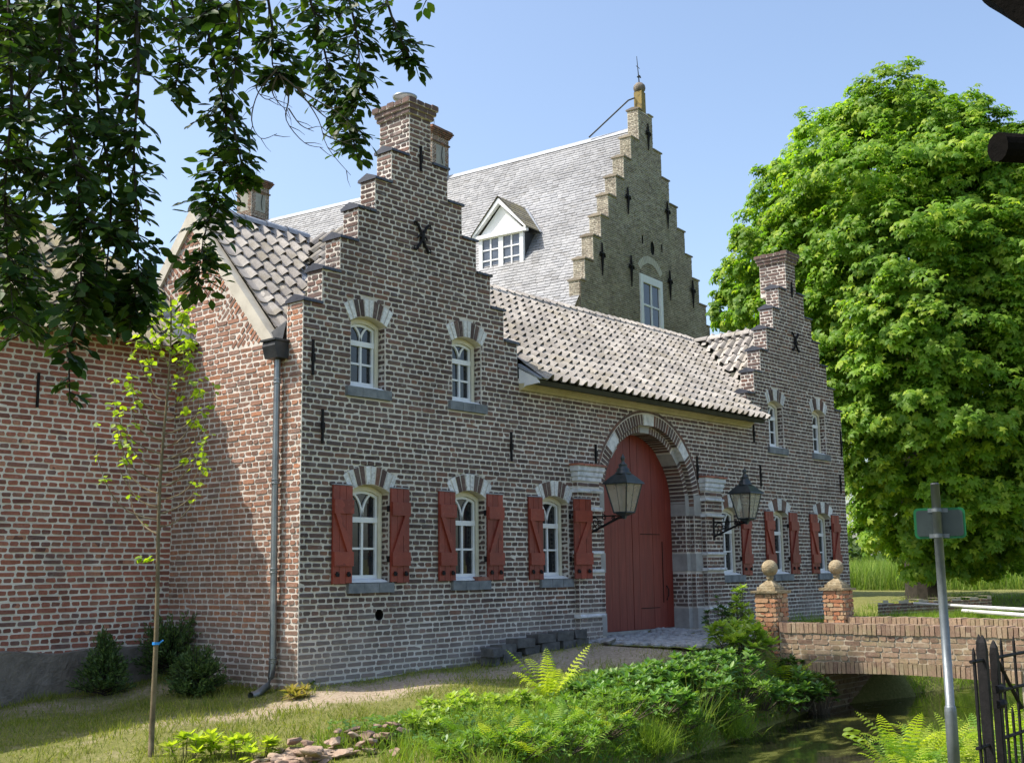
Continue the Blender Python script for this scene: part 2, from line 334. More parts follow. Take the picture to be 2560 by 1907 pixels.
# ------------------------------------------------------------------ brickwork
class Pieces:
    """single bricks / tiles of one wall or roof: the ones that show largest become objects, the rest one mesh"""
    def __init__(s): s.items = []
    def add(s, vs, fs, rnd):
        vs = np.asarray(vs, float); c = vs.mean(0); x, y, d = proj(c)
        ok = -10 < x < W0+10 and -10 < y < H0+10
        s.items.append((s.size(vs, d) if ok else 0., vs, fs, rnd))
    def size(s, vs, d):
        a = proj(vs[0]); P = [proj(v) for v in vs[:8]]
        xs = [p[0] for p in P]; ys = [p[1] for p in P]
        return (max(xs)-min(xs))*(max(ys)-min(ys))
    def finish(s, mat, parent, name, rest, cap):
        it = sorted(s.items, key=lambda t: -t[0]); inv = parent.matrix_world.inverted() if parent else Matrix()
        for q in it[:cap]:
            b = MB().add([tuple(v) for v in q[1]], q[2], q[3]); b.build(name, mat, parent)
        b = MB()
        for q in it[cap:]: b.add([tuple(v) for v in q[1]], q[2], q[3])
        if b.v: b.build(rest, mat, parent, kind='stuff')
def brick(ps, O, U, V, N, u0, u1, v0, v1, proud=.007, simple=False, jit=.004, ch=.012):
    O, U, V, N = (np.asarray(t, float) for t in (O, U, V, N)); rnd = rng.random()
    if simple:
        c = [(u0, v0), (u1, v0), (u1, v1), (u0, v1)]
    else:
        w, h = u1-u0, v1-v0; k = min(ch, w*.25, h*.3)
        c = [(u0+k, v0), (u1-k, v0), (u1, v0+k), (u1, v1-k), (u1-k, v1), (u0+k, v1), (u0, v1-k), (u0, v0+k)]
    p = proud*rng.uniform(.35, 1.5); n = len(c); t1, t2 = rng.uniform(-.003, .003), rng.uniform(-.003, .003)
    um, vm = (u0+u1)/2, (v0+v1)/2
    fr = []; bk = []
    for a, b in c:
        a += rng.uniform(-jit, jit); b += rng.uniform(-jit, jit)
        fr.append(O + U*a + V*b + N*(p + t1*(1 if a > um else -1) + t2*(1 if b > vm else -1))); bk.append(O + U*a + V*b - N*.02)
    ps.add(fr + bk, [tuple(range(n))] + [(i, i+n, (i+1) % n + n, (i+1) % n) for i in range(n)], rnd)
def brickwork(ps, O, U, V, N, v0, v1, spans, course=.0737, head=.132, joint=.024, simple=False, proud=.007, start=0, stretch_every=2, ch=.012, jit=.004):
    n = int(round((v1-v0)/course)) or 1; course = (v1-v0)/n
    for k in range(n):
        a, b = v0 + k*course, v0 + (k+1)*course; row = (k + start) % 2
        for (s0, s1) in spans(a + course/2):
            L = head if row == 0 else head*2
            u = math.floor(s0/(head*2))*head*2 - (head*.5 if row == 0 else head*rng.choice((0, 1)))
            while u < s1:
                l = L*rng.uniform(.93, 1.07) if L > head else L*rng.uniform(.88, 1.12)
                if rng.random() < .05: l = head*1.0
                ua, ub = max(u, s0), min(u + l, s1)
                if s1 - ub < .05: ub = s1
                if ub - ua > .035:
                    brick(ps, O, U, V, N, ua + joint/2, ub - joint/2, a + joint/2, b - joint/2, proud, simple, jit, ch)
                u = ub if ub > ua else u + l
                if ub >= s1: break
def sheet(mb, O, U, V, N, v0, v1, spans, step, off=0.):
    """mortar bed with the same openings"""
    O, U, V, N = (np.asarray(t, float) for t in (O, U, V, N)); n = max(1, int(round((v1-v0)/step))); step = (v1-v0)/n
    O = O + N*off
    for k in range(n):
        a, b = v0 + k*step, v0 + (k+1)*step
        for (s0, s1) in spans((a+b)/2):
            mb.quad(tuple(O+U*s0+V*a), tuple(O+U*s1+V*a), tuple(O+U*s1+V*b), tuple(O+U*s0+V*b))
def cut(spans, a, b):
    out = []
    for s0, s1 in spans:
        if b <= s0 or a >= s1: out.append((s0, s1)); continue
        if a > s0: out.append((s0, a))
        if b < s1: out.append((b, s1))
    return out

# ================================================================== GROUND
def sstep(a, b, x):
    t = np.clip((x-a)/(b-a), 0, 1); return t*t*(3-2*t)
XS = np.array([-14, -5, -1, 3, 7, 12, 20, 40]); YF = np.array([-9.6, -7.0, -5.15, -4.35, -3.5, -4.8, -6.5, -9.0]); YC = np.array([-13.0, -9.2, -6.9, -6.1, -6.35, -7.4, -9.5, -12.0])
WATER = -.62
def hump(x, y): return .035*np.sin(x*1.7+y*.9) + .025*np.sin(x*3.1-y*2.3+1) + .02*np.sin(y*4.1+x*.6)
def ground_z(x, y):
    x = np.asarray(x, float); y = np.asarray(y, float)
    base = np.interp(x, [-6, -4, -2.5, -1, 0, 2, 4, 6, 14.5, 16, 20, 26, 60], [-.36, -.28, -.16, -.06, .0, .09, .2, .32, .36, .12, .12, .42, .5])
    base = base - .10*sstep(-.3, -2.5, y)*sstep(9, 3, x) + .06*sstep(0, 2.6, y)*(x < .1)
    cam = -.2 + 0*x
    yf = np.interp(x, XS, YF); yc = np.interp(x, XS, YC)
    mid = (yf+yc)/2
    h = np.where(y > mid, base, cam)
    d = np.minimum(yf - y, y - yc)                 # >0 inside the moat
    s = sstep(np.where(x > 9.3, -1.8, -.9), .35, d)
    h = h*(1-s) + (-1.15)*s
    near = sstep(60, 25, np.hypot(x, y))
    return h + hump(x, y)*near*.8*(1-.6*s) - .02
def axis(lo, hi, fine, far):
    a = list(np.arange(lo, hi, fine)); s = fine
    x = hi
    while x < far: a.append(x); s *= 1.28; x += s
    x = lo; s = fine; b = []
    while x > -far: s *= 1.28; x -= s; b.append(x)
    return np.array(b[::-1] + a + [])
gx = axis(-12, 22, .13, 900); gy = axis(-13, 4, .13, 900)
GX, GY = np.meshgrid(gx, gy, indexing='ij'); GZ = ground_z(GX, GY)
nx, ny = GX.shape; idx = np.arange(nx*ny).reshape(nx, ny)
F = np.stack([idx[:-1, :-1], idx[1:, :-1], idx[1:, 1:], idx[:-1, 1:]], -1).reshape(-1, 4)
g = np_mesh('ground', np.stack([GX, GY, GZ], -1).reshape(-1, 3), F, 'ground', kind='structure', smooth=True)
soil = np.exp(-((GX-.6)/3.4)**2 - ((GY+.6+.10*GX)/.55)**2)*.95 + .85*np.exp(-((GX-5.5)/2.6)**2 - ((GY+1.4)/1.2)**2) + .25*np.exp(-((GX+3.6)/1.5)**2 - ((GY+1.3)/.5)**2) + .5*np.exp(-((GX+2)/3)**2-((GY-1.9)/.7)**2) + .05
soil = soil*(np.hypot(GX, GY) < 40)
g.data.attributes.new('soil', 'FLOAT', 'POINT').data.foreach_set('value', soil.ravel().astype(np.float32))
wx = np.linspace(-14, 60, 60); wy = np.linspace(-14, 2, 20)
WX, WY = np.meshgrid(wx, wy, indexing='ij'); wi = np.arange(WX.size).reshape(WX.shape)
np_mesh('moat_water', np.stack([WX, WY, 0*WX+WATER], -1).reshape(-1, 3), np.stack([wi[:-1, :-1], wi[1:, :-1], wi[1:, 1:], wi[:-1, 1:]], -1).reshape(-1, 4), 'water', kind='structure')
gz = lambda x, y: float(ground_z(x, y))
def on_ground(px, py, lift=0.):
    """where the line of sight meets the ground"""
    v = ray(px, py); v = v/np.linalg.norm(v[:2]); t = 2.0
    while t < 120:
        p = CAM + v*t
        if p[2] < gz(p[0], p[1]) + lift: break
        t += .04
    return p

# ================================================================== GATEHOUSE
GH = thing('gatehouse', 'dark brick gatehouse with two stepped gables and an arched red gate between them', 'gatehouse')
C1, C2, LEN = 2.1, 13.35, 15.45
HW = [.565, .87, 1.18, 1.49, 1.79, 2.1]; TP = [7.29, 6.805, 6.32, 5.835, 5.35, 4.88]
GC, SPR, RI, RO, R2 = 7.735, 2.52, 1.385, 1.615, 1.26      # gate centre, springing, radii
PIL = [(5.53, 6.11), (9.36, 9.94)]
WALLTOP = 4.32
def hw_at(z):
    for k in range(6):
        if z > TP[k]: return None if k == 0 else HW[k-1]
    return HW[5]
LOWC = [1.17, 3.10, 5.05, 10.42, 12.37, 14.30]; UPC = [1.12, 3.06, 12.40, 14.34]
LW = dict(h=.34, z0=1.28, zs=2.46, rise=.10); UW = dict(h=.31, z0=3.83, zs=4.72, rise=.085)
WINS = [(c, LW) for c in LOWC] + [(c, UW) for c in UPC]
def seg(h, rise): return (h*h + rise*rise)/(2*rise)
def facade_spans(z):
    s = []
    if z < WALLTOP: s = [(0, LEN)]
    else:
        h = hw_at(z)
        if h: s = [(max(0, C1-h), C1+h), (C2-h, min(LEN, C2+h))]
    for c, w in WINS:
        if w['z0'] - .13 < z <= w['z0']: s = cut(s, c-.40, c+.40)          # sill
        elif w['z0'] < z <= w['zs']-.02: s = cut(s, c-w['h'], c+w['h'])
        elif w['zs']-.02 < z < w['zs']+w['rise']+.25:
            r = seg(w['h'], w['rise']) + .25; zc = w['zs'] + w['rise'] - (r-.25); q = r*r - (z-zc)**2
            k = w['h'] + .035 + (z - w['zs'])*.42
            if q > 0: s = cut(s, c-min(k, math.sqrt(q)), c+min(k, math.sqrt(q)))
    if z < 3.1: s = cut(s, PIL[0][0], PIL[1][1])
    elif z < SPR+RO+.02:
        q = math.sqrt(max(0, (RO+.02)**2 - (z-SPR)**2)); s = cut(s, GC-q, GC+q)
    if abs(z-.864) < .075:
        q = math.sqrt(.075**2-(z-.864)**2); s = cut(s, 1.342-q, 1.342+q)
    return s
O0, UX, VZ, NY = (0, 0, 0), (1, 0, 0), (0, 0, 1), (0, -1, 0)
mb = MB(); sheet(mb, O0, UX, VZ, NY, -.3, 7.29, facade_spans, .0184)
for c in (C1, C2):
    for k in range(5): mb.box((c-HW[k], .004, TP[k+1]), (c+HW[k], .30, TP[k]))
    mb.box((c-HW[5], .285, 4.3), (c+HW[5], .30, 4.88)); mb.box((c-HW[5]+(.012 if c == C1 else 0), .02, 4.5), (c-HW[5]+.1, .29, 4.88)); mb.box((c+HW[5]-.1, .02, 4.5), (c+HW[5], .29, 4.88))
    mb.box((c-HW[5]+.02, .28, 4.2), (c+HW[5]-.02, .3, 4.9))
for c, w in WINS:                                                       # reveals of the window openings
    h, z0, zs, ri = w['h'], w['z0'], w['zs'], w['rise']; r = seg(h, ri); a0 = math.asin(h/r)
    arc = [(c + r*math.sin(a0*t), zs + ri - r + r*math.cos(a0*t)) for t in np.linspace(-1, 1, 9)]
    pts = [(c-h, z0)] + arc + [(c+h, z0)]
    for p, q in zip(pts, pts[1:]): mb.quad((p[0], 0, p[1]), (q[0], 0, q[1]), (q[0], .26, q[1]), (p[0], .26, p[1]))
    mb.box((c-h-.02, .24, z0-.1), (c+h+.02, .27, zs+ri+.1))
mb.box((LEN-.3, .01, -.3), (LEN, 4.95, 4.3)); mb.box((.2, 4.75, -.3), (LEN, 4.95, 4.3))
mb.box((4.0, .3, 4.0), (11.6, .4, 4.3))
FW = mb.build('front_wall', 'mortar', GH)
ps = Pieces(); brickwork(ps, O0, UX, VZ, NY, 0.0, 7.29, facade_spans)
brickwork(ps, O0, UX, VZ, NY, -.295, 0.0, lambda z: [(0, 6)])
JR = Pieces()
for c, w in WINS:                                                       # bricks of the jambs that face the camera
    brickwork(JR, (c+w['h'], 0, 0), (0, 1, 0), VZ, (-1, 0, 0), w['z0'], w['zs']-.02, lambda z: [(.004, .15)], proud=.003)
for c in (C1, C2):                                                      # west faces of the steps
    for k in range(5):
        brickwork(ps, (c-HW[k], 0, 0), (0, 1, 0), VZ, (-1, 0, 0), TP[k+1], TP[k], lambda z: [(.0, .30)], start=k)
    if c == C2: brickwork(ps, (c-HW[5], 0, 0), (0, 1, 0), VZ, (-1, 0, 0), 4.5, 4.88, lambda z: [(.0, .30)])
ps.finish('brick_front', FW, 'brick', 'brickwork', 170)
JR.finish('brick_front', FW, 'brick', 'jamb_brickwork', 0)
# vent hole
MB().tube([(1.342, .0, .864), (1.342, .12, .864)], .074, 14, cap=False).add([(1.342+.075*math.cos(t), .12, .864+.075*math.sin(t)) for t in np.linspace(0, 2*math.pi, 12, endpoint=False)], [tuple(range(12))]).build('vent_hole', 'dark_hole', GH)

# ---- side wall with tumbled gable
VS = 1.10; YE, ZE = .46, 4.33; YW = .667
yf = lambda z: YW + (z-ZE)/VS
yb = lambda z: 4.35 - (z-ZE)/VS
WEDGE = [4.42 + .405*k for k in range(5)]
def wedge_in(z):
    for zi in WEDGE:
        if zi <= z < zi + .40: t = (z-zi)/.40; return .82*(1-t)*1.0 if True else 0
    return 0
def side_spans(z, wedges=False):
    s = []
    if z < ZE: return [(0, 2.95)]
    if z < 4.42: return [(0, .32), (.55, 4.3)]
    if z < 4.88: s.append((0, .32))
    a, b = yf(z), yb(z)
    if wedges:
        for zi in WEDGE:
            if zi <= z < zi+.40:
                t = (z-zi)/.40
                a = yf(zi)*(1-t) + yf(zi+.40)*t + .80*(1-t); b = yb(zi)*(1-t) + yb(zi+.40)*t - .80*(1-t)
    if b - a > .05: s.append((a, b))
    return s
mb = MB(); sheet(mb, (0, 0, 0), (0, 1, 0), VZ, (-1, 0, 0), -.4, 6.36, side_spans, .0184)
SW = mb.build('side_wall', 'mortar', GH)
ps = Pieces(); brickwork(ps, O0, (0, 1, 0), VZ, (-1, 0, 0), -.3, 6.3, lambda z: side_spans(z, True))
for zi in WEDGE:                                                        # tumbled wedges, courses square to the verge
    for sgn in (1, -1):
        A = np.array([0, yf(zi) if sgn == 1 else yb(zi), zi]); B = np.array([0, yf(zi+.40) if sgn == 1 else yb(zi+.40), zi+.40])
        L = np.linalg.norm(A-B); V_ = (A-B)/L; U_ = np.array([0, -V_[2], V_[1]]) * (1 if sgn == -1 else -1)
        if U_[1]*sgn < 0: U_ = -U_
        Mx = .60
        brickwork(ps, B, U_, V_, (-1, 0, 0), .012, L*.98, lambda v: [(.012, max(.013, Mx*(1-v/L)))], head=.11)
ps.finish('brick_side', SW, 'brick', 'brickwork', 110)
# verge coping of the side gable
def verge(sg):
    z0, z1 = ZE-.06, 6.62
    f = yf if sg == 1 else yb
    n = np.array([-sg*VS, 1.0]); n /= np.linalg.norm(n)
    a = np.array([f(z0), z0]); b = np.array([2.508, ZE+(2.508-YW)*VS])
    w = .15
    q = [tuple(a - n*.02), tuple(a + n*w), tuple(b + np.array([0, w*1.5])), tuple(b - np.array([0, .03]))]
    return MB().prism(q, 'x', -.045, .10)
verge(1).build('verge_coping', 'plaster', GH); verge(-1).build('verge_coping', 'plaster', GH)

# ---- copings of the steps
CP = [(-.035, 0), (-.035, .035), (.15, .105), (.335, .035), (.335, 0)]
for c in (C1, C2):
    for k in range(6):
        hi = HW[k-1] if k else (.24 if True else 0)
        for sg in (-1, 1):
            x0, x1 = (c-HW[k]-.03, c-hi+.0) if sg == -1 else (c+hi, c+HW[k]+.03)
            z = TP[k] - .03; m = MB(); n = 3 if k else 2; L = (x1-x0)/n
            for j in range(n): m.prism([(p[0]+rng.uniform(-.004, .004), z+p[1]) for p in CP], 'x', x0+j*L+.003, x0+(j+1)*L-.003)
            m.build('step_coping', 'coping', GH)
# ---- gable chimneys
def chimney(c, dish):
    w, dp, zt = .215, .62, 8.02
    ch = MB().box((c-w, .003, 7.2), (c+w, dp, zt)).build('chimney', 'mortar', GH)
    p = Pieces()
    brickwork(p, (c-w, 0, 0), UX, VZ, NY, 7.29, 7.92, lambda z: [(0, 2*w)], start=1)
    brickwork(p, (c-w, 0, 0), (0, 1, 0), VZ, (-1, 0, 0), 7.29, 7.92, lambda z: [(0, dp)], head=.14)
    for i, (z, e) in enumerate(((7.92, .035), (7.99, .06), (8.06, .085))):
        for (O, U, N, L) in (((c-w-e, -e, 0), UX, NY, 2*w+2*e), ((c-w-e, -e, 0), (0, 1, 0), (-1, 0, 0), dp+2*e)):
            n = max(3, int(L/.15))
            for j in range(n):
                brick(p, O, U, VZ, N, j*L/n+.006, (j+1)*L/n-.006, z, z+.064 + (rng.choice((.0, .012)) if i == 2 else 0), .004)
    p.finish('brick_front', ch, 'brick', 'brickwork', 10)
    m = MB()
    for z, e in ((7.92, .033), (7.99, .058), (8.06, .083)): m.box((c-w-e, -e, z-.004), (c+w+e, dp+e, z+.05))
    m.build('chimney_head', 'mortar', ch)
    if dish:
        MB().lathe([(.1, 8.1), (.1, 8.27), (.11, 8.28), (.17, 8.30), (.185, 8.33), (.17, 8.335), (.1, 8.315)], (c+.02, .34, 0), 18).build('flue_cap', 'zinc', ch, smooth=True)
        MB().lathe([(.07, 8.1), (.07, 8.2), (.05, 8.21)], (c-.03, .56, 0), 12).build('flue_pot', 'lead_dark', ch)
chimney(C1, True); chimney(C2+.02, False)

# ---- wall anchors
def bar_anchor(x, z0, z1, y=-.03):
    m = MB(); m.box((x-.014, y, z0), (x+.014, y+.03, z1)); zm = (z0+z1)/2; m.box((x-.022, y-.012, zm-.05), (x+.022, y+.03, zm+.05))
    return m.build('wall_anchor', 'iron', GH)
for x, a, b in ((.16, 3.9, 4.36), (.33, 3.04, 3.48), (4.02, 3.04, 3.48), (6.15, 3.14, 3.45), (9.27, 3.03, 3.46), (11.43, 3.87, 4.22), (11.63, 3.01, 3.44), (15.36, 3.84, 4.42), (15.22, 3.01, 3.44), (C1+.0, 7.1, 7.48), (C2+.02, 7.15, 7.49)): bar_anchor(x, a, b)
def fancy_anchor(x, z):
    m = MB(); y = -.03
    def curl(sx, sz):
        p = [(x, y, z), (x+sx*.03, y, z+sz*.08), (x+sx*.075, y, z+sz*.14), (x+sx*.12, y, z+sz*.2), (x+sx*.16, y, z+sz*.2), (x+sx*.165, y, z+sz*.155), (x+sx*.13, y, z+sz*.15)]
        m.tube(p, [.018, .02, .02, .017, .014, .012, .009], 6)
    for sx in (-1, 1):
        for sz in (-1, 1): curl(sx, sz)
        m.tube([(x, y, z), (x+sx*.06, y, z+.01), (x+sx*.1, y, z-.03)], [.02, .016, .01], 6)
    m.box((x-.025, y-.02, z-.06), (x+.025, 0.01, z+.06)); m.build('wall_anchor', 'iron', GH)
fancy_anchor(C1+.02, 6.12); fancy_anchor(C2+.05, 6.17)

# ---- windows, lintels, sills, shutters
def arch_pts(c, h, z0, zs, ri, off, n=10, zoff=0):
    h2 = h-off; r = seg(h, ri)-off; zc = zs+ri-seg(h, ri); a0 = math.asin(h2/r)
    return [(c-h2, z0+zoff)] + [(c+r*math.sin(a0*t), zc+r*math.cos(a0*t)) for t in np.linspace(-1, 1, n)] + [(c+h2, z0+zoff)]
def window(c, w):
    h, z0, zs, ri = w['h'], w['z0'], w['zs'], w['rise']; top = zs+ri
    m = MB(); m.band(arch_pts(c, h-.004, z0, zs, ri, 0), arch_pts(c, h-.004, z0, zs, ri, .065), .135, .23)
    m.band(arch_pts(c, h-.004, z0, zs, ri, .02), arch_pts(c, h-.004, z0, zs, ri, .075), .118, .14)
    win = m.build('window', 'paint_cream', GH)
    tr = z0 + (zs+ri-z0)*.64
    s = MB(); b = .036
    s.band(arch_pts(c, h, z0+.06, zs, ri, .075), arch_pts(c, h, z0+.06, zs, ri, .115), .15, .2)
    s.box((c-h+.07, .14, tr-.035), (c+h-.07, .205, tr+.035)); s.box((c-h+.07, .148, z0+.03), (c+h-.07, .203, z0+.1))
    s.box((c-b/2, .151, z0+.09), (c+b/2, .199, tr))
    zm = (z0+.1+tr-.03)/2; s.box((c-h+.08, .157, zm-.014), (c+h-.08, .195, zm+.014))
    hw = h-.1; ht = top-.1-tr                                              # two arcs springing from the middle post
    for sg in (-1, 1):
        p = [(c+sg*hw*(1-math.cos(t))*1.0, tr+.02+ht*.96*math.sin(t)) for t in np.linspace(0, math.pi/2, 9)]
        po, pi = [], []
        for i, q in enumerate(p):
            a = p[max(0, i-1)]; d2 = p[min(len(p)-1, i+1)]; t = np.array([d2[0]-a[0], d2[1]-a[1]]); t /= np.linalg.norm(t)
            po.append((q[0]-t[1]*.014, q[1]+t[0]*.014)); pi.append((q[0]+t[1]*.014, q[1]-t[0]*.014))
        s.band(po, pi, .155, .197)
    s.build('sash', 'paint_white', win)
    MB().box((c-h+.01, .05, z0+.004), (c+h-.01, .2, z0+.035)).prism([(.02, z0+.004), (.02, z0+.02), (.17, z0+.062), (.17, z0+.004)], 'x', c-h+.008, c+h-.008).build('window_board', 'paint_white', win)
    g = 'glass'
    for (a, b_, z1, z2) in ((c-h+.1, c, z0+.1, zm), (c, c+h-.1, z0+.1, zm), (c-h+.1, c, zm, tr), (c, c+h-.1, zm, tr), (c-h+.09, c+h-.09, tr, top-.09)):
        e = rng.uniform(-.004, .004); f2 = rng.uniform(-.004, .004)
        MB().add([(a, .18+e, z1), (b_, .18-e, z1), (b_, .18-e+f2, z2), (a, .18+e+f2, z2), (a, .19, z1), (b_, .19, z1), (b_, .19, z2), (a, .19, z2)], [(0, 1, 2, 3), (7, 6, 5, 4), (0, 4, 5, 1), (1, 5, 6, 2), (2, 6, 7, 3), (3, 7, 4, 0)]).build('pane', g, win)
    # sill stone
    m = MB(); n = 3
    for j in range(n): m.box((c-.40+j*.8/n+.003, -.05, z0-.128), (c-.40+(j+1)*.8/n-.003, .14, z0-.003+.0), 0, 0, .003)
    m.build('sill', 'bluestone', GH)
    # lintel of standing bricks, partly limewashed
    r = seg(h, ri); zc = zs+ri-r; a0 = math.asin((h+.02)/r); big = c > 9 and z0 < 2; n = 5 if big else 10; lt = MB()
    bed = [(c+q*math.sin(t), zc+q*math.cos(t)) for q, ts in ((r, np.linspace(-a0, a0, 9)), (r+.245, np.linspace(a0*.96, -a0*.96, 9))) for t in ts]
    lt.prism(bed, 'y', -.001, .13); lin = lt.build('lintel', 'mortar', GH)
    for j in range(n):
        g_ = .05 if big else .13; t0, t1 = -a0+2*a0*(j+g_)/n, -a0+2*a0*(j+1-g_)/n; lim = (j % 2 == 0) if big else (j//2) % 2 == 0
        q0, q1 = r+.003, r+.24+rng.uniform(-.012, .006)
        poly = [(c+q0*math.sin(t0), zc+q0*math.cos(t0)), (c+q0*math.sin(t1), zc+q0*math.cos(t1)), (c+q1*math.sin(t1*.99), zc+q1*math.cos(t1*.99)), (c+q1*math.sin(t0*.99), zc+q1*math.cos(t0*.99))]
        poly = [(a+rng.uniform(-.003, .003), b_+rng.uniform(-.003, .003)) for a, b_ in poly]
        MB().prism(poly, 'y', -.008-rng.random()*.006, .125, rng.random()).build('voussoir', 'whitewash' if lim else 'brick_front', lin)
for c, w in WINS: window(c, w)
tag(MB().box((LOWC[1]+.12, -.045, 1.278), (LOWC[1]+.37, .06, 1.335), .4, 0, .004).build('loose_brick', 'brick_barn'), 'loose red brick lying on the middle window sill left of the gate', 'brick')
def shutter(x0, x1, sg, ang=0, y=-.045):
    """folded-back board shutter; sg -1 = hung left of its window"""
    z0, z1 = 1.285, 2.52
    m = MB(); m.box((x0+.005, y-.03, z1-.36), (x1-.002, y+.001, z1-.18)); m.box((x0+.005, y-.03, z0+.21), (x1-.002, y+.001, z0+.39))
    a, b = (x0+.02, x1-.02) if sg == -1 else (x1-.02, x0+.02)             # brace
    wv = .085 if sg == -1 else -.085
    m.prism([(a, z1-.36), (a+wv, z1-.36), (b, z0+.39), (b-wv, z0+.39)] if sg == -1 else [(a+wv, z1-.36), (a, z1-.36), (b-wv, z0+.39), (b, z0+.39)], 'y', y-.026, y+.001)
    s = m.build('shutter', 'shutter_red', GH)
    if ang: s.matrix_local = Matrix.Translation((x0, y, 0)) @ Matrix.Rotation(ang, 4, 'Z') @ Matrix.Translation((-x0, -y, 0))
    n = 3; L = (x1-x0)/n
    for j in range(n): MB().box((x0+j*L+.003, y+.002-rng.random()*.002, z0+rng.uniform(-.012, .004)), (x0+(j+1)*L-.003, y+.03, z1+rng.uniform(-.004, .004)), rng.random()).build('plank', 'shutter_red', s)
    MB().box((x0, y-.004, z1+.005), (x1, y+.036, z1+.018)).build('top_flashing', 'lead', s)
    h = MB()
    for xx in (x0+.07, x1-.07):
        h.tube([(xx-.03, y-.012, z0+.12), (xx-.02, y-.02, z0+.085), (xx+.02, y-.02, z0+.085), (xx+.03, y-.012, z0+.12)], .008, 5); h.box((xx-.014, y-.02, z0+.09), (xx+.014, y, z0+.14))
    h.build('catch', 'iron', s)
    h = MB(); xe = x1 if sg == -1 else x0
    for zz in (z1-.27, z0+.30): h.box((xe-.02, -.012, zz-.04), (xe+.02, .02, zz+.04))
    h.build('hinge', 'iron', s)
for c in LOWC:
    if c != LOWC[3]: shutter(c-LW['h']-.33, c-LW['h']+.0, -1)
    shutter(c+LW['h'], c+LW['h']+.34, 1, R(-17) if c == LOWC[2] else 0, -.125 if c == LOWC[2] else -.045)

# ---- gate: pilasters, arch, door
for (a, b) in PIL:
    py = -.10; zb = .30
    pil = MB().box((a+.004, py+.002, -.2), (b-.004, .2, 3.0)).box((a-.03, py-.04, -.2), (b+.03, .1, .30)).build('pilaster', 'mortar', GH)
    p = Pieces(); bands = [2.66, 2.37, 1.68, 1.395, .69]
    def psp(z):
        return [] if any(abs(z-q) < .035 for q in bands) else [(0, b-a)]
    brickwork(p, (a, py, 0), UX, VZ, NY, .30, 2.80, psp, head=.14)
    brickwork(p, (a, py, 0), (0, 1, 0), VZ, (-1, 0, 0), .30, 2.80, lambda z: [(0, .10)] if psp(z) else [])
    if a > 8: brickwork(p, (b, py, 0), (0, 1, 0), VZ, (1, 0, 0), .30, 2.80, lambda z: [(0, .10)] if psp(z) else [])
    p.finish('brick_front', pil, 'brick', 'brickwork', 8)
    for q in bands:
        m = MB(); prof = [(py-.03, q-.026), (py-.043, q-.012), (py-.043, q+.012), (py-.028, q+.028), (.02, q+.028), (.02, q-.026)]
        n = 2
        for j in range(n): m.prism([(u+rng.uniform(-.006, .006), v+rng.uniform(-.004, .004)) for u, v in prof], 'x', a-.035+j*(b-a+.07)/n+.002, a-.035+(j+1)*(b-a+.07)/n-.002)
        m.build('stone_band', 'whitestone', pil)
    for (e, z0, z1) in ((.025, 2.82, 2.885), (.045, 2.889, 2.965), (.07, 2.969, 3.06)):
        MB().prism([(py-e*.8, z0), (py-e, z0+.02), (py-e, z1), (.02, z1), (.02, z0)], 'x', a-e, b+e).build('capital', 'whitestone', pil)
    m = MB()
    for j in range(5): m.box((a-.09+j*(b-a+.18)/5+.004, py-.10, 3.062), (a-.09+(j+1)*(b-a+.18)/5-.004, .02, 3.092), rng.random(), 0, .003)
    m.build('capital_tile', 'brick_barn', pil)
    MB().box((a-.02, py-.025, -.2), (b+.02, .05, .30)).box((a-.05, py-.05, -.2), (b+.05, .05, .2)).build('base_stone', 'greystone', pil)
arch = MB()
def ring(r0, r1, n=40): return [(GC+r0*math.cos(t), SPR+r0*math.sin(t)) for t in np.linspace(math.pi, 0, n)], [(GC+r1*math.cos(t), SPR+r1*math.sin(t)) for t in np.linspace(math.pi, 0, n)]
a_, b_ = ring(RO+.012, RI+.004); arch.band(a_, b_, .003, .108); a_, b_ = ring(RI+.02, R2+.004); arch.band(a_, b_, .107, .47)
for sg in (-1, 1):
    x0, x1 = sorted((GC+sg*RI*1.003, GC+sg*RO)); arch.box((x0, .003, .2), (x1, .108, SPR)); x0, x1 = sorted((GC+sg*R2*1.003, GC+sg*(RI+.03))); arch.box((x0, .107, .2), (x1, .47, SPR))
ARCH = arch.build('gate_arch', 'mortar', GH)
stone_ang = [(math.pi/2, .105), (math.pi*.765, .10), (math.pi*.235, .10)]
def voussoirs(r0, r1, y0, y1, n, stone):
    for j in range(n):
        t0, t1 = math.pi*(j+.15)/n, math.pi*(j+.85)/n; tm = (t0+t1)/2
        if any(abs(tm-a) < w+.012 for a, w in stone_ang): continue
        e = rng.uniform(0, .006)
        poly = [(GC+q*math.cos(t), SPR+q*math.sin(t)) for q, t in ((r0-e, t0), (r1-.012, t0), (r1-.012, t1), (r0-e, t1))]
        MB().prism(poly, 'y', y0-e, y1, rng.random()).build('voussoir', 'brick_front', ARCH)
    for a, w in stone_ang:
        ts = np.linspace(a-w, a+w, 5)
        poly = [(GC+(r0-.008)*math.cos(t), SPR+(r0-.008)*math.sin(t)) for t in ts] + [(GC+(r1-.02)*math.cos(t), SPR+(r1-.02)*math.sin(t)) for t in ts[::-1]]
        MB().prism(poly, 'y', y0-.012, y1).build('arch_stone', stone, ARCH)
voussoirs(RI, RO-.03, 0, .104, 58, 'whitestone'); voussoirs(R2, RI, .104, .45, 54, 'greystone')
for j in range(30):                                                       # thin label course round the arch
    t0, t1 = math.pi*(j+.03)/30, math.pi*(j+.97)/30
    poly = [(GC+q*math.cos(t), SPR+q*math.sin(t)) for q, t in ((RO-.02, t0), (RO+.03, t0), (RO+.03, t1), (RO-.02, t1))]
    MB().prism(poly, 'y', -.006, .05, rng.random()).build('label_brick', 'brick_front', ARCH)
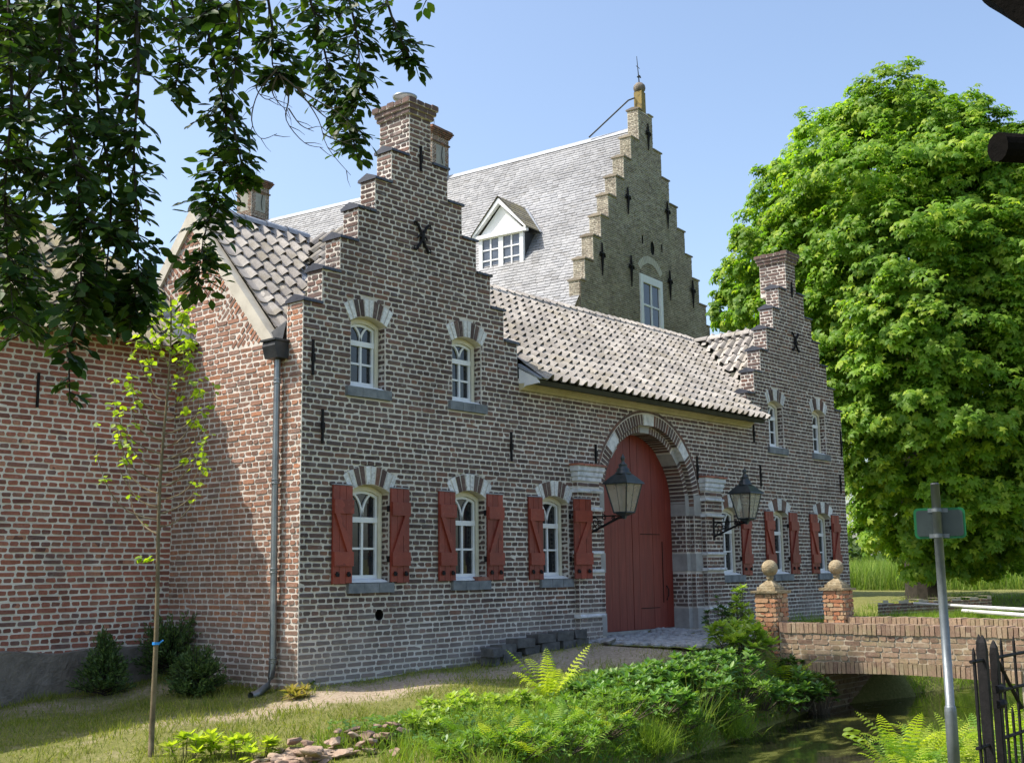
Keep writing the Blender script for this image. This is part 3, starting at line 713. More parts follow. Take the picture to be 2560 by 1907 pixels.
JB = [(2.36, 2.74), (1.365, 1.68), (.36, .71)]
ps = Pieces()
jsp = lambda s: (lambda z: [] if any(p0-.01 < z < p1+.01 for p0, p1 in JB) else s)
for sg in (1, -1):
    xo, xi, x2 = GC+sg*RO, GC+sg*RI, GC+sg*R2
    if sg == 1:
        brickwork(ps, (xi, 0, 0), UX, VZ, NY, .36, SPR, jsp([(.005, RO-RI)]), head=.12)
        brickwork(ps, (xi, 0, 0), (0, 1, 0), VZ, (-1, 0, 0), .36, SPR, jsp([(.0, .104)]))
        brickwork(ps, (x2, .104, 0), UX, VZ, NY, .36, SPR, jsp([(.003, RI-R2)]))
        brickwork(ps, (x2, .104, 0), (0, 1, 0), VZ, (-1, 0, 0), .36, SPR, jsp([(.0, .35)]))
    else:
        brickwork(ps, (xo, 0, 0), UX, VZ, NY, .36, SPR, jsp([(0, RO-RI-.005)]), head=.12)
    for z0, z1 in JB:
        a, b = sorted((xi-sg*.004, xo)); MB().box((a, -.012, z0), (b, .10, z1)).build('jamb_stone', 'greystone', ARCH)
        a, b = sorted((x2-sg*.006, xi+sg*.02)); MB().box((a, .095, z0), (b, .45, z1)).build('jamb_stone', 'greystone', ARCH)
ps.finish('brick_front', ARCH, 'brick', 'jamb_brickwork', 6)
# two door leaves of upright planks
dz0 = .37
for sg in (-1, 1):
    leaf = MB(); xs = np.linspace(0, R2+.02, 14)
    poly = [(GC+sg*.006, dz0), *[(GC+sg*max(x, .006), SPR+math.sqrt(max(0, (R2+.03)**2-x*x))) for x in xs], (GC+sg*(R2+.02), dz0)]
    leaf.prism(poly, 'y', .435, .47); LF = leaf.build('door_leaf', 'door_red', GH)
    n = 6; L = R2/n
    for j in range(n):
        a, b = j*L+.0035, (j+1)*L-.0015; a = max(a, .008)
        pts = [(GC+sg*a, dz0+.01)] + [(GC+sg*x, SPR+math.sqrt(max(0, (R2+.02)**2-x*x))) for x in np.linspace(a, b, 4)] + [(GC+sg*b, dz0+.01)]
        MB().prism(pts, 'y', .412+rng.random()*.004, .436, rng.random()).build('plank', 'door_red', LF)
    if sg == 1:                                                            # wicket door cut into the right leaf
        m = MB(); x0, x1 = GC+.22, GC+.80
        for (p, q) in (((x0, dz0+.36), (x1, dz0+.372)), ((x0+.02, 2.02), (x1+.05, 2.032)), ((x1+.12, dz0+.45), (x1+.13, 1.9))): m.box((p[0], .404, p[1]), (q[0], .415, q[1]))
        m.build('wicket_seam', 'dark_hole', LF)
        MB().tube([(GC+1.02, .405, .86), (GC+1.03, .37, .95), (GC+1.03, .37, 1.05), (GC+1.02, .405, 1.12)], .012, 6).build('pull_handle', 'iron', LF)
MB().box((GC-R2, .38, .2), (GC+R2, .47, .372)).build('threshold', 'greystone', GH)

# ---- roofs
def pantile(w, l, t=.014):
    """wide shallow pan and a narrow roll whose open lower end stands clear of the tile below"""
    us = (0, .2, .42, .56, .64, .72, .8, .88, .96, 1.04, 1.12); k = w/.21; vs, fs = [], []; n = len(us)
    roll = [max(0, math.sin(math.pi*min(1, max(0, (u-.56)/.56)))) for u in us]
    prof = [(u*w, (-.008*math.sin(math.pi*min(1, u/.56)) + .042*r**1.2)*k, r) for u, r in zip(us, roll)]
    for x, h, r in prof: vs.append((x, 0, h+(.022+.040*r)*k))
    for x, h, r in prof: vs.append((x, l, h+.002))
    for x, h, r in prof: vs.append((x, 0.004, h+(.022+.040*r)*k-t))
    for x, h, r in prof: vs.append((x, l*.5, h+(.010+.012*r)*k-t))
    for i in range(n-1): fs += [(i, i+1, n+i+1, n+i), (2*n+i, 2*n+i+1, i+1, i), (3*n+i, 3*n+i+1, 2*n+i+1, 2*n+i)]
    return vs, fs
class Tiles:
    def __init__(s): s.it = []
    def lay(s, O, U, S, N, nu, nv, w, ex, inside):
        O, U, S, N = (np.asarray(t, float) for t in (O, U, S, N))
        for j in range(nv):
            for i in range(nu):
                c = O + U*((i+.5)*w) + S*((j+.5)*ex)
                if not inside(c): continue
                o = O + U*(i*w + rng.uniform(-.006, .006)) + S*(j*ex + rng.uniform(-.008, .008)) + N*(.012+rng.uniform(0, .014))
                a = rng.gauss(0, .018); u = U*math.cos(a)+S*math.sin(a); sv = S*math.cos(a)-U*math.sin(a)
                x, y, d = proj(c); sz = (1/d if -20 < x < W0+20 and -20 < y < H0+20 else 0) * max(.05, abs(np.dot(N, (CAM-c)/np.linalg.norm(CAM-c))))
                s.it.append((sz, Matrix(((u[0], sv[0], N[0], o[0]), (u[1], sv[1], N[1], o[1]), (u[2], sv[2], N[2], o[2]), (0, 0, 0, 1)))))
        return s
    def finish(s, w, ex, mat, parent, cap, name='pantile', rest='pantile_field'):
        vs, fs = pantile(w, ex*1.28); base = MB().add(vs, fs, .0).mesh(name, mat)
        it = sorted(s.it, key=lambda t: -t[0])
        for _, M in it[:cap]:
            o = link(bpy.data.objects.new(name, base)); o.matrix_local = M; o.parent = parent
        V = np.array(vs); Vs, Fs, Rn = [], [], []
        f = np.array(fs)
        for k, (_, M) in enumerate(it[cap:]):
            m = np.array(M); Vs.append(V @ m[:3, :3].T + m[:3, 3]); Fs.append(f + k*len(V)); Rn.append(np.full(len(V), rng.random()))
        if Vs: np_mesh(rest, np.concatenate(Vs), np.concatenate(Fs), mat, np.concatenate(Rn), parent, 'stuff')
RZ = 6.50; RY = 2.52
gs = (RZ-4.27)/(RY+.42)                                                    # gate roof pitch
def unit(v): v = np.asarray(v, float); return v/np.linalg.norm(v)
XP = 1.13                                                                  # cross roof pitch
cross_z = lambda x, c: RZ - abs(x-c)*XP
gate_z = lambda y: 4.27 + (y+.42)*gs
left_z = lambda y: 4.36 + (y-.44)*((6.62-4.36)/(RY-.44))
deck = MB()                                                               # boarded roof under the tiles, with the rear slopes
e = .02
deck.quad((4.3, -.36, gate_z(-.36)-e), (11.15, -.36, gate_z(-.36)-e), (11.15, .3, gate_z(.3)-e), (4.3, .3, gate_z(.3)-e))
deck.quad((3.2, .3, gate_z(.3)-e), (12.4, .3, gate_z(.3)-e), (13.6, RY, RZ-e), (2.0, RY, RZ-e))
deck.quad((.1, YE, left_z(YE)-e), (2.1, YE, left_z(YE)-e), (2.1, RY, 6.6), (.1, RY, 6.6))
deck.quad((.1, RY, 6.6), (2.1, RY, 6.6), (2.1, 5.1, 4.2), (.1, 5.1, 4.2)); deck.quad((2.1, RY, RZ-e), (13.4, RY, RZ-e), (15.4, 5.1, 4.2), (2.1, 5.1, 4.2))
for c in (C1, C2):
    for sg in (-1, 1): deck.quad((c, .29, RZ-e), (c+sg*2.06, .29, RZ-e-2.06*XP), (c+sg*2.06, 3.6, RZ-e-2.06*XP), (c, 3.6, RZ-e))
deck.quad((C2, 3.6, RZ-e), (C2+2.06, 3.6, RZ-e-2.06*XP), (C2+2.06, 5, 4.2), (C2, 4.9, 4.3))
ROOF = deck.build('roof', 'board_dark', GH)
tw, te = .212, .262
T = Tiles(); Sg = unit((0, 1, gs)); Ng = unit((0, -gs, 1)); slen = math.hypot(RY+.42, RZ-4.27)
def in_gate(c):
    x, y, z = c
    if y < .30: return 4.3 < x < 11.2
    return 4.1 < x and gate_z(y) > cross_z(x, C2)-.0 and x < C2
T.lay((4.28, -.44, 4.255), UX, Sg, Ng, 46, int(slen/te)+1, tw, te, in_gate)
T.finish(tw, te, 'pantile', ROOF, 190)
T = Tiles(); ls = (6.62-4.36)/(RY-.44); Sl = unit((0, 1, ls)); Nl = unit((0, -ls, 1))
T.lay((.06, YE, left_z(YE)), UX, Sl, Nl, 9, 12, .225, .27, lambda c: c[1] < RY-.02 and c[0] < 2.0 and left_z(c[1]) > cross_z(c[0], C1)+.10)
T.finish(.225, .27, 'pantile', ROOF, 70)
T = Tiles(); Sc = unit((1, 0, XP)); Nc = unit((-XP, 0, 1))
T.lay((C2-2.1, 3.7, RZ-2.1*XP), (0, -1, 0), Sc, Nc, 16, 12, .215, .27, lambda c: .28 < c[1] and c[0] < C2 and cross_z(c[0], C2) > gate_z(c[1])+.12 and cross_z(c[0], C2) < RZ)
T.lay((C1-2.1, 3.0, RZ-2.1*XP), (0, -1, 0), Sc, Nc, 13, 12, .215, .27, lambda c: .28 < c[1] and c[0] < C1 and cross_z(c[0], C1) > left_z(c[1])+.12 and cross_z(c[0], C1) < RZ)
T.finish(.215, .27, 'pantile', ROOF, 40)
# ridges: overlapping half-round tiles
def ridge(p, q, n, mat, rad=.11, parent=ROOF):
    p, q = np.array(p, float), np.array(q, float); d = (q-p)/n; u = unit(d); s = unit(np.cross(u, (0, 0, 1)))
    for k in range(n):
        a, b = p+d*k-u*.02, p+d*(k+1)+u*.02; m = MB(); vs = []
        for P_, r_ in ((a, rad*1.08), (b, rad*.94)):
            for t in np.linspace(-.15, math.pi+.15, 9): vs.append(tuple(P_ + s*math.cos(t)*r_*1.15 + np.array([0, 0, 1])*(math.sin(t)*r_*.8-.02)))
        m.add(vs, [(i, i+1, 9+i+1, 9+i) for i in range(8)], rng.random()).build('ridge_tile', mat, parent, True)
ridge((3.6, RY, RZ+.01), (13.2, RY, RZ+.01), 26, 'pantile'); ridge((.05, RY, 6.63), (2.05, RY, 6.6), 5, 'lead', .13); ridge((C2, .3, RZ+.02), (C2, 3.5, RZ+.02), 9, 'pantile')
# lead apron under the left ridge
m = MB()
for k in range(9):
    x = .1+k*.215; y = RY-.12; m.add([(x, RY, 6.66), (x+.22, RY, 6.66), (x+.20, y-.14, left_z(y-.14)+.075), (x+.10, y-.06, left_z(y-.06)+.07), (x+.02, y-.16, left_z(y-.16)+.07)], [(0, 1, 2, 3), (0, 3, 4)])
m.build('ridge_apron', 'lead', ROOF)
# valleys
def strip(pts, w, mat, up=.05, side=(1, 0, 0), name='valley_gutter'):
    m = MB(); s = np.array(side, float)*w/2
    for p, q in zip(pts, pts[1:]):
        p, q = np.array(p, float)+(0, 0, up), np.array(q, float)+(0, 0, up); m.quad(tuple(p-s), tuple(p+s), tuple(q+s+(0, 0, .0)), tuple(q-s))
    return m.build(name, mat, ROOF)
vx = lambda y: C2-(RZ-gate_z(y))/XP
strip([(vx(y), y, gate_z(y)) for y in np.linspace(.2, RY, 8)], .17, 'plaster', .075, (1, .25, .3))
vl = lambda y: C1-(RZ-left_z(y))/XP
strip([(vl(y)-.0, y, left_z(y)) for y in np.linspace(YE-.1, RY-.1, 8)], .26, 'lead', .03, (1, 0, .2))
# eaves of the gate roof
MB().prism([(0, 4.14), (-.06, 4.15), (-.075, 4.18), (-.10, 4.20), (-.115, 4.245), (0, 4.25)], 'x', 4.23, 11.25).prism([(-.115, 4.215), (-.14, 4.225), (-.14, 4.248), (-.10, 4.25)], 'x', 4.25, 11.25).build('eaves_moulding', 'plank_yellow', ROOF)
MB().prism([(-.09, 4.25), (-.36, 4.20), (-.40, 4.262), (-.3, 4.33), (0, 4.33)], 'x', 4.26, 11.22).build('eaves_board', 'board_dark', ROOF)
MB().prism([(0, 4.14), (-.12, 4.2), (-.40, 4.22), (-.36, 4.30), (0, 4.48)], 'x', 4.235, 4.262).build('eaves_end', 'paint_white', ROOF)
MB().prism([(0, 4.50), (-.42, 4.275), (-.43, 4.30), (0, 4.56)], 'x', 4.225, 4.42).build('eaves_flashing', 'lead', ROOF)
# lead hopper channel at the left corner
MB().add([(.0, .33, 4.62), (.0, YE+.2, 4.52), (-.06, .36, 4.30), (-.06, YE+.05, 4.30), (.3, .33, 4.75), (.3, .7, 4.75)], [(0, 1, 3, 2), (0, 4, 5, 1)]).build('corner_flashing', 'lead_dark', ROOF)

# ================================================================== BARN on the left
BN = thing('barn', 'red brick barn wing with pantiled roof at the left behind the sapling', 'barn')
BY, BEY, BEZ, BS = 2.78, 2.34, 4.50, .98
mb = MB(); bsp = lambda z: [(-9, 0)]
sheet(mb, (0, BY, 0), UX, VZ, NY, -.6, 4.75, bsp, .3)
mb.box((-9, BY+.01, -.6), (-.02, BY+.3, 4.6)); mb.box((-9.25, BY+.005, -.6), (-9, 9.3, 4.6)); mb.box((-9.01, 9, -.6), (-.02, 9.3, 4.6))
BW = mb.build('wall', 'mortar_barn_lifted', BN)
ps = Pieces()
brickwork(ps, (0, BY, 0), UX, VZ, NY, .42, 4.66, lambda z: [(-4.6, 0)], course=.0752, head=.134)
ps.finish('brick_barn', BW, 'brick', 'brickwork', 300)
m = MB(); xs = np.linspace(-9, -.001, 60)
top = [.47 + .03*math.sin(x*1.3)+.025*math.sin(x*4.7)+.035*rng.random() for x in xs]
for i in range(59): m.add([(xs[i], BY-.03, -.6), (xs[i+1], BY-.03, -.6), (xs[i+1], BY-.03-.0, top[i+1]), (xs[i], BY-.03, top[i]), (xs[i], BY, top[i]+.02), (xs[i+1], BY, top[i+1]+.02)], [(0, 1, 2, 3), (3, 2, 5, 4)])
m.build('plinth', 'plinth', BN)
brz = lambda y: BEZ + (y-BEY)*BS
hipx = lambda y: min(0, -(y-3.5)*1.5)
dk = MB(); e = .02
for k in range(12):
    y0, y1 = BEY+.05+k*.34, BEY+.05+(k+1)*.34; dk.quad((-9, y0, brz(y0)-e), (hipx(y0), y0, brz(y0)-e), (hipx(y1), y1, brz(y1)-e), (-9, y1, brz(y1)-e))
dk.quad((-9, 6.4, brz(6.4)), (-4.35, 6.4, brz(6.4)), (-.1, 9.3, 4.4), (-9, 9.3, 4.4)); dk.quad((-4.35, 6.4, brz(6.4)), (0, 3.5, brz(3.5)), (0, 9.3, 4.4), (-.1, 9.3, 4.4))
BR = dk.build('roof', 'board_dark', BN)
T = Tiles(); bw, be = .30, .31
T.lay((-5.1, BEY-.03, BEZ-.03), UX, unit((0, 1, BS)), unit((0, -BS, 1)), 17, 15, bw, be, lambda c: c[0] < hipx(c[1])-.03)
T.finish(bw, be, 'pantile_barn', BR, 120)
m = MB()                                                                  # rolled lead flashing against the gatehouse gable
for k in range(3):
    ya, yb_ = BEY-.03+k*.42, BEY-.03+(k+1)*.42+.03
    vs = []
    for yy, lift in ((ya, .05), (yb_, .02)):
        for t in np.linspace(0, 1, 7): vs.append((-.30+.30*t, yy, brz(yy)+.05+lift+.055*math.sin(t*math.pi*.9)+.06*t))
    vs += [(v[0], v[1], v[2]-.03) for v in vs[:7]]
    m.add(vs, [(i, i+1, 8+i, 7+i) for i in range(6)] + [(14+i, 15+i, i+1, i) for i in range(6)])
m.build('flashing', 'lead', BR, True)
m = MB(); m.box((-2.06, BY-.03, 3.55), (-2.03, BY+.01, 4.0)); m.build('wall_anchor', 'iron', BN)

# ================================================================== MANOR HOUSE behind
MH = thing('manor_house', 'tall manor house with pale slate roof and yellowish stepped gable behind the gatehouse', 'manor house', (25.95, 12.0, 0), R(6))
bpy.context.view_layer.update(); MM = np.array(MH.matrix_world)
def mw(p): return MM[:3, :3] @ np.asarray(p, float) + MM[:3, 3]
MHW = [.55, 1.19, 1.77, 2.37, 2.97, 3.52, 4.08, 4.66, 4.95]; MTP = [18.33, 17.06, 16.13, 15.23, 14.39, 13.5, 12.65, 11.72, 10.93]
MZ, MK = 17.85, .66
def m_spans(z, holes=True):
    h = MHW[-1]
    for k in range(9):
        if z > MTP[k]: h = MHW[k-1] if k else 0; break
    s = [(-h, h)] if h else []
    if z < 10.93: s = [(-4.95, 4.95)]
    if holes:
        if 9.95 < z < 11.98: s = cut(s, -.86, .86)
        q = ((z-13.15)/.27)
        if abs(q) < 1: w = .16*math.sqrt(1-q*q); s = cut(s, .25-w, .25+w)
        for x, z0 in ((-.5, 13.3), (1.02, 13.3)):
            if abs(z-z0) < .16: s = cut(s, x-.06, x+.06)
    return s
mb = MB(); sheet(mb, O0, UX, VZ, NY, 4, 18.33, m_spans, .03)
for k in range(9): mb.box((-MHW[k], .06, MTP[k+1] if k < 8 else 9), (MHW[k], .45, MTP[k]))
for k in range(8): mb.quad((-MHW[k], 0, MTP[k+1]), (-MHW[k], .1, MTP[k+1]), (-MHW[k], .1, MTP[k]), (-MHW[k], 0, MTP[k])); mb.quad((MHW[k], 0, MTP[k+1]), (MHW[k], .1, MTP[k+1]), (MHW[k], .1, MTP[k]), (MHW[k], 0, MTP[k]))
mb.box((-4.95, .3, 0), (4.95, .45, 10.5)); mb.box((-4.95, .45, 0), (-4.7, 22, 9.6)); mb.box((4.7, .45, 0), (4.95, 22, 9.6)); mb.box((-4.95, 21.8, 0), (4.95, 22, 9.6))
MW_ = mb.build('gable_wall', 'mortar_manor', MH)
class MPieces(Pieces):
    def size(s, vs, d): return super().size([mw(v) for v in vs], d)
    def add(s, vs, fs, rnd):
        vs = np.asarray(vs, float); x, y, d = proj(mw(vs.mean(0)))
        s.items.append((1/d if -10 < x < W0 and -10 < y < H0 else 0, vs, fs, rnd))
ps = MPieces(); brickwork(ps, O0, UX, VZ, NY, 9.0, 18.3, m_spans, course=.07, head=.13, joint=.022, simple=True, proud=.01)
for k in range(8): brickwork(ps, (-MHW[k], 0, 0), (0, 1, 0), VZ, (-1, 0, 0), MTP[k+1], MTP[k], lambda z: [(.0, .45)], course=.066, head=.125, simple=True)
brickwork(ps, (-4.95, 0, 0), (0, 1, 0), VZ, (-1, 0, 0), 8.6, 10.92, lambda z: [(.0, .45)], course=.075, head=.14, simple=True)
ps.finish('brick_manor', MW_, 'brick', 'brickwork', 250)
for k in range(9):
    hi = MHW[k-1] if k else .24
    for sg in (-1, 1):
        x0, x1 = sorted((sg*(hi-.01), sg*(MHW[k]+.04))); MB().prism([(-.05, MTP[k]), (-.05, MTP[k]+.05), (.22, MTP[k]+.11), (.5, MTP[k]+.05), (.5, MTP[k])], 'x', x0, x1).build('step_coping', 'brick_manor', MH)
MB().box((-.17, .04, 18.33), (.17, .36, 19.2), 0, 0, .015).build('finial_post', 'lichen', MH)
MB().lathe([(.01, 19.15), (.13, 19.18), (.21, 19.27), (.235, 19.37), (.21, 19.47), (.13, 19.56), (.01, 19.6)], (0, .2, 0), 14).build('finial_ball', 'plinth', MH, True)
MB().tube([(0, .2, 19.55), (-.06, .2, 20.0), (-.14, .2, 20.6)], [.028, .02, .012], 6).tube([(-.2, .2, 20.2), (.06, .2, 20.18)], .012, 5).tube([(-.12, .2, 19.78), (.02, .2, 19.86), (.14, .2, 19.84)], [.03, .05, .02], 6).build('weather_vane', 'vane', MH)
MB().tube([(-.2, .3, 18.95), (-.35, .5, 18.85), (-.1, 2.4, 17.9)], .03, 6).build('stay_rod', 'lead_dark', MH)
def m_anchor(x, z0, z1):
    m = MB(); m.tube([(x, -.05, z0), (x, -.06, (z0+z1)/2), (x, -.05, z1)], [.02, .055, .03], 6); zc = z0+(z1-z0)*.66
    for sg in (-1, 1): m.tube([(x, -.06, zc), (x+sg*.12, -.06, zc+.02), (x+sg*.17, -.06, zc-.08), (x+sg*.1, -.06, zc-.12)], [.05, .045, .035, .02], 5)
    m.build('wall_anchor', 'iron', MH)
for a in ((-3.55, 11.35, 12.5), (-1.5, 11.35, 12.5), (1.5, 11.4, 12.55), (3.45, 11.45, 12.55), (-1.6, 14.0, 15.0), (1.5, 14.2, 15.25), (.12, 16.9, 17.95)): m_anchor(*a)
m = MB()
m.box((-.86, -.06, 9.95), (-.66, .05, 11.98)); m.box((.66, -.06, 9.95), (.86, .05, 11.98)); m.box((-.66, -.06, 11.7), (.66, .05, 11.98)); m.box((-.66, -.06, 9.95), (.66, .05, 10.08))
mwin = m.build('window', 'paint_white', MH)
MB().box((-.045, -.03, 10.08), (.045, .04, 11.7)).box((-.66, -.025, 10.85), (-.045, .04, 10.92)).box((.045, -.025, 10.85), (.66, .04, 10.92)).box((-.66, -.02, 10.08), (-.6, .04, 11.7)).box((.6, -.02, 10.08), (.66, .04, 11.7)).build('sash', 'paint_white', mwin)
for a, b, c, d in ((-.6, -.045, 10.08, 10.85), (.045, .6, 10.08, 10.85), (-.6, -.045, 10.92, 11.7), (.045, .6, 10.92, 11.7)): MB().box((a, .005, c), (b, .02, d)).build('pane', 'glass', mwin)
m = MB()
for j in range(16):
    t0, t1 = R(38)+R(104)*(j+.06)/16, R(38)+R(104)*(j+.94)/16
    m.prism([(q*math.cos(t), 11.55+q*math.sin(t)) for q, t in ((.95, t0), (1.22, t0), (1.22, t1), (.95, t1))], 'y', -.02, .05, rng.random())
m.build('relieving_arch', 'plaster', MH)
MB().box((-.2, .045, 12.85), (.7, .055, 13.45)).box((-.6, .045, 13.1), (-.4, .055, 13.5)).box((.92, .045, 13.1), (1.12, .055, 13.5)).build('wall_opening', 'dark_hole', MH)
# slate roof
sl = math.hypot(1, MK); Su = unit((MK, 0, 1)); Ns = unit((-1, 0, MK)); ZK = 10.75
dk = MB(); xk = -(MZ-ZK)*MK; YL = 21.6
sag = lambda y: -.10*math.sin(math.pi*min(1, y/YL))
for k in range(20):
    y0, y1 = .4+k*(YL-.4)/20, .4+(k+1)*(YL-.4)/20
    for sg in (1, -1):
        dk.quad((sg*xk, y0, ZK), (sg*xk, y1, ZK), (0, y1, MZ+sag(y1)), (0, y0, MZ+sag(y0))); dk.quad((sg*(xk-1.0), y0, ZK-1.35), (sg*(xk-1.0), y1, ZK-1.35), (sg*xk, y1, ZK), (sg*xk, y0, ZK))
dk.quad((xk-1, YL, ZK-1.35), (-xk+1, YL, ZK-1.35), (0, YL, MZ), (0, YL, MZ))
MR = dk.build('roof', 'board_dark', MH)
ps = MPieces(); sw_, se = .27, .15
def slate_row(O, S, N, w, ex, y0, y1, off):
    y = y0 - off
    while y < y1:
        l = w*rng.uniform(.75, 1.3); a, b = max(y, y0), min(y+l, y1); y += l
        if b-a < .06: continue
        lift = rng.uniform(0, .012); t = .012; u0, u1 = a+.005, b-.005; dz = rng.uniform(-.008, .008)
        sg = sag((a+b)/2)*max(0, min(1, (O[2]-ZK)/(MZ-ZK)))
        def P(yy, s, n): q = O + S*s + N*n; return (q[0], yy, q[2]+sg)
        ps.add([P(u0, dz, .022+lift), P(u1, dz, .022+lift+rng.uniform(-.004, .004)), P(u1, ex*1.15, .006), P(u0, ex*1.15, .006), P(u0, dz, .006+lift), P(u1, dz, .006+lift)], [(0, 3, 2, 1), (0, 1, 5, 4)], rng.random())
n = int((MZ-ZK)*sl/se)
for j in range(n):
    O = np.array([xk, 0, ZK]) + Su*(j*se)*((MZ-ZK)*sl/se/n); slate_row(O, Su, Ns, sw_, se, .42, YL, rng.random()*.25)
Sk = unit((1.0, 0, 1.35)); Nk = unit((-1.35, 0, 1.0))
for j in range(11): slate_row(np.array([xk-1.0, 0, ZK-1.35]) + Sk*(j*.153), Sk, Nk, sw_, .153, .05, YL, rng.random()*.25)
ps.finish('slate', MR, 'slate', 'slate_field', 280)
m = MB()
for k in range(20):
    y0, y1 = .45+k*(YL-.45)/20, .45+(k+1)*(YL-.45)/20
    m.add([(-.14, y0, MZ+sag(y0)-.13), (0, y0, MZ+sag(y0)+.07), (.14, y0, MZ+sag(y0)-.13), (-.14, y1, MZ+sag(y1)-.13), (0, y1, MZ+sag(y1)+.07), (.14, y1, MZ+sag(y1)-.13)], [(0, 1, 4, 3), (1, 2, 5, 4)])
m.build('ridge_flashing', 'lead', MR)
# dormer
dx, dy0, dy1, dz0_, dz1 = -3.62, 3.15, 5.12, 12.1, 13.52
dm = MB(); dm.box((dx+.05, dy0+.02, dz0_-.3), (dx+2.0, dy1-.02, dz1)); DM = dm.build('dormer', 'lead_dark', MH)
m = MB(); fx = dx
m.box((fx-.03, dy0, dz0_), (fx+.08, dy0+.16, dz1)); m.box((fx-.03, dy1-.16, dz0_), (fx+.08, dy1, dz1)); ym = (dy0+dy1)/2; m.box((fx-.03, ym-.1, dz0_), (fx+.08, ym+.1, dz1)); m.box((fx-.025, dy0, dz0_-.08), (fx+.08, dy1, dz0_+.12)); m.box((fx-.025, dy0, dz1-.1), (fx+.08, dy1, dz1-.002))
m.build('dormer_frame', 'paint_white', DM)
for a, b in ((dy0+.16, ym-.1), (ym+.1, dy1-.16)):
    m = MB(); c = (a+b)/2; m.box((fx-.012, c-.03, dz0_+.12), (fx+.05, c+.03, dz1-.1))
    zz = np.linspace(dz0_+.12, dz1-.1, 4)
    for z in zz[1:-1]: m.box((fx-.010, a, z-.025), (fx+.052, b, z+.025))
    m.build('dormer_sash', 'paint_white', DM)
    for i in range(3):
        for p, q in ((a, c-.03), (c+.03, b)): MB().box((fx+.02, p, zz[i]), (fx+.035, q, zz[i+1])).build('pane', 'glass_blue', DM)
ap = 14.80; e = .2
m = MB(); m.prism([(dy0-.05, dz1), (dy1+.05, dz1), (ym, ap-.2)], 'x', fx+.02, fx+.1); m.build('pediment', 'paint_white', DM)
m = MB()
for sg in (-1, 1):
    yo = dy1+e if sg == 1 else dy0-e; q = [(yo, dz1+.0), (yo, dz1+.1), (ym, ap+.06), (ym, ap-.14)]; m.prism(q, 'x', fx-.16, fx+.0)
m.prism([(dy0-e, dz1-.07), (dy1+e, dz1-.07), (dy1+e, dz1+.07), (dy0-e, dz1+.07)], 'x', fx-.12, fx+.03)
m.build('pediment_moulding', 'paint_white', DM)
m = MB()
for sg in (-1, 1):
    yo = dy1+e+.04 if sg == 1 else dy0-e-.04
    for k in range(9):
        t0, t1 = k/9, (k+1)/9; ya, yb2 = yo+(ym-yo)*t0, yo+(ym-yo)*t1; za, zb2 = dz1+.05+(ap-dz1+.05)*t0, dz1+.05+(ap-dz1+.05)*t1
        xb = lambda z: -(MZ-z)*MK+.1
        m.add([(fx-.2, ya, za+.05), (xb(za), ya, za+.05), (xb(zb2), yb2, zb2+.03), (fx-.2, yb2, zb2+.03), (fx-.2, ya, za), (xb(za), ya, za)], [(0, 1, 2, 3), (0, 4, 5, 1)], rng.random())
m.build('dormer_roof', 'pantile_barn', DM)
m = MB(); yo = dy0-e-.04
m.add([(-(MZ-dz1)*MK-.12, yo-.12, dz1), (-(MZ-dz1)*MK-.12, yo+.12, dz1+.12), (-(MZ-ap)*MK-.12, ym+.05, ap+.12), (-(MZ-ap)*MK-.12, ym-.2, ap+.02)], [(0, 1, 2, 3)]); m.build('dormer_flashing', 'lead', DM)
# big chimneys
def m_chimney(y0):
    w = .56; x0, x1, y1 = -w, w, y0+1.0; z0, z1 = MZ-1.2, 20.0
    ch = MB().box((x0, y0, z0), (x1, y1, z1-.35)).build('chimney_stack', 'mortar', MH)
    p = MPieces()
    def pan(z): return 18.35 < z < 19.25
    for (O, U, N, L) in (((x0, y0, 0), UX, NY, 2*w), ((x0, y0, 0), (0, 1, 0), (-1, 0, 0), 1.0)):
        brickwork(p, O, U, VZ, N, z0, 19.62, lambda z: [(0, .26), (L-.26, L)] if pan(z) else [(0, L)], course=.066, head=.125, simple=True, proud=.012)
    for i, (z, ee) in enumerate(((17.95, .07), (19.3, .05), (19.62, .05), (19.69, .09), (19.76, .13), (19.83, .17), (19.9, .13))):
        for (O, U, N, L) in (((x0-ee, y0-ee, 0), UX, NY, 2*w+2*ee), ((x0-ee, y0-ee, 0), (0, 1, 0), (-1, 0, 0), 1+2*ee)):
            n = int(L/.2)
            for j in range(n): brick(p, O, U, VZ, N, j*L/n+.006, (j+1)*L/n-.006, z, z+.06, .008, True)
    p.finish('brick_dark', ch, 'brick', 'brickwork', 8)
    m = MB()
    for z, ee in ((17.95, .06), (19.3, .04), (19.62, .04), (19.69, .08), (19.76, .12), (19.83, .16), (19.9, .12)): m.box((x0-ee, y0-ee, z), (x1+ee, y1+ee, z+.066))
    m.build('chimney_cornice', 'brick_dark', ch)
    MB().box((x0+.27, y0-.004, 18.36), (x1-.27, y0+.1, 19.24)).box((x0-.004, y0+.27, 18.36), (x0+.1, y1-.27, 19.24)).build('chimney_panel', 'panel_plaster', ch)
    MB().tube([(.1, y0-.03, 18.45), (.04, y0-.03, 18.8), (.1, y0-.03, 19.2)], .015, 5).build('chimney_tie', 'iron', ch)
    MB().tube([(.2, y0+.5, 19.9), (.2, y0+.5, 20.6)], .012, 5).build('aerial', 'vane', ch)
    m = MB(); m.quad((-(MZ-16.9)*MK, y0-.25, 17.0), (-(MZ-16.9)*MK, y1+.2, 17.0), (-.2, y1+.2, MZ-.1), (-.2, y0-.25, MZ-.1)).build('chimney_flashing', 'lead', ch)
m_chimney(9.75); m_chimney(20.6)
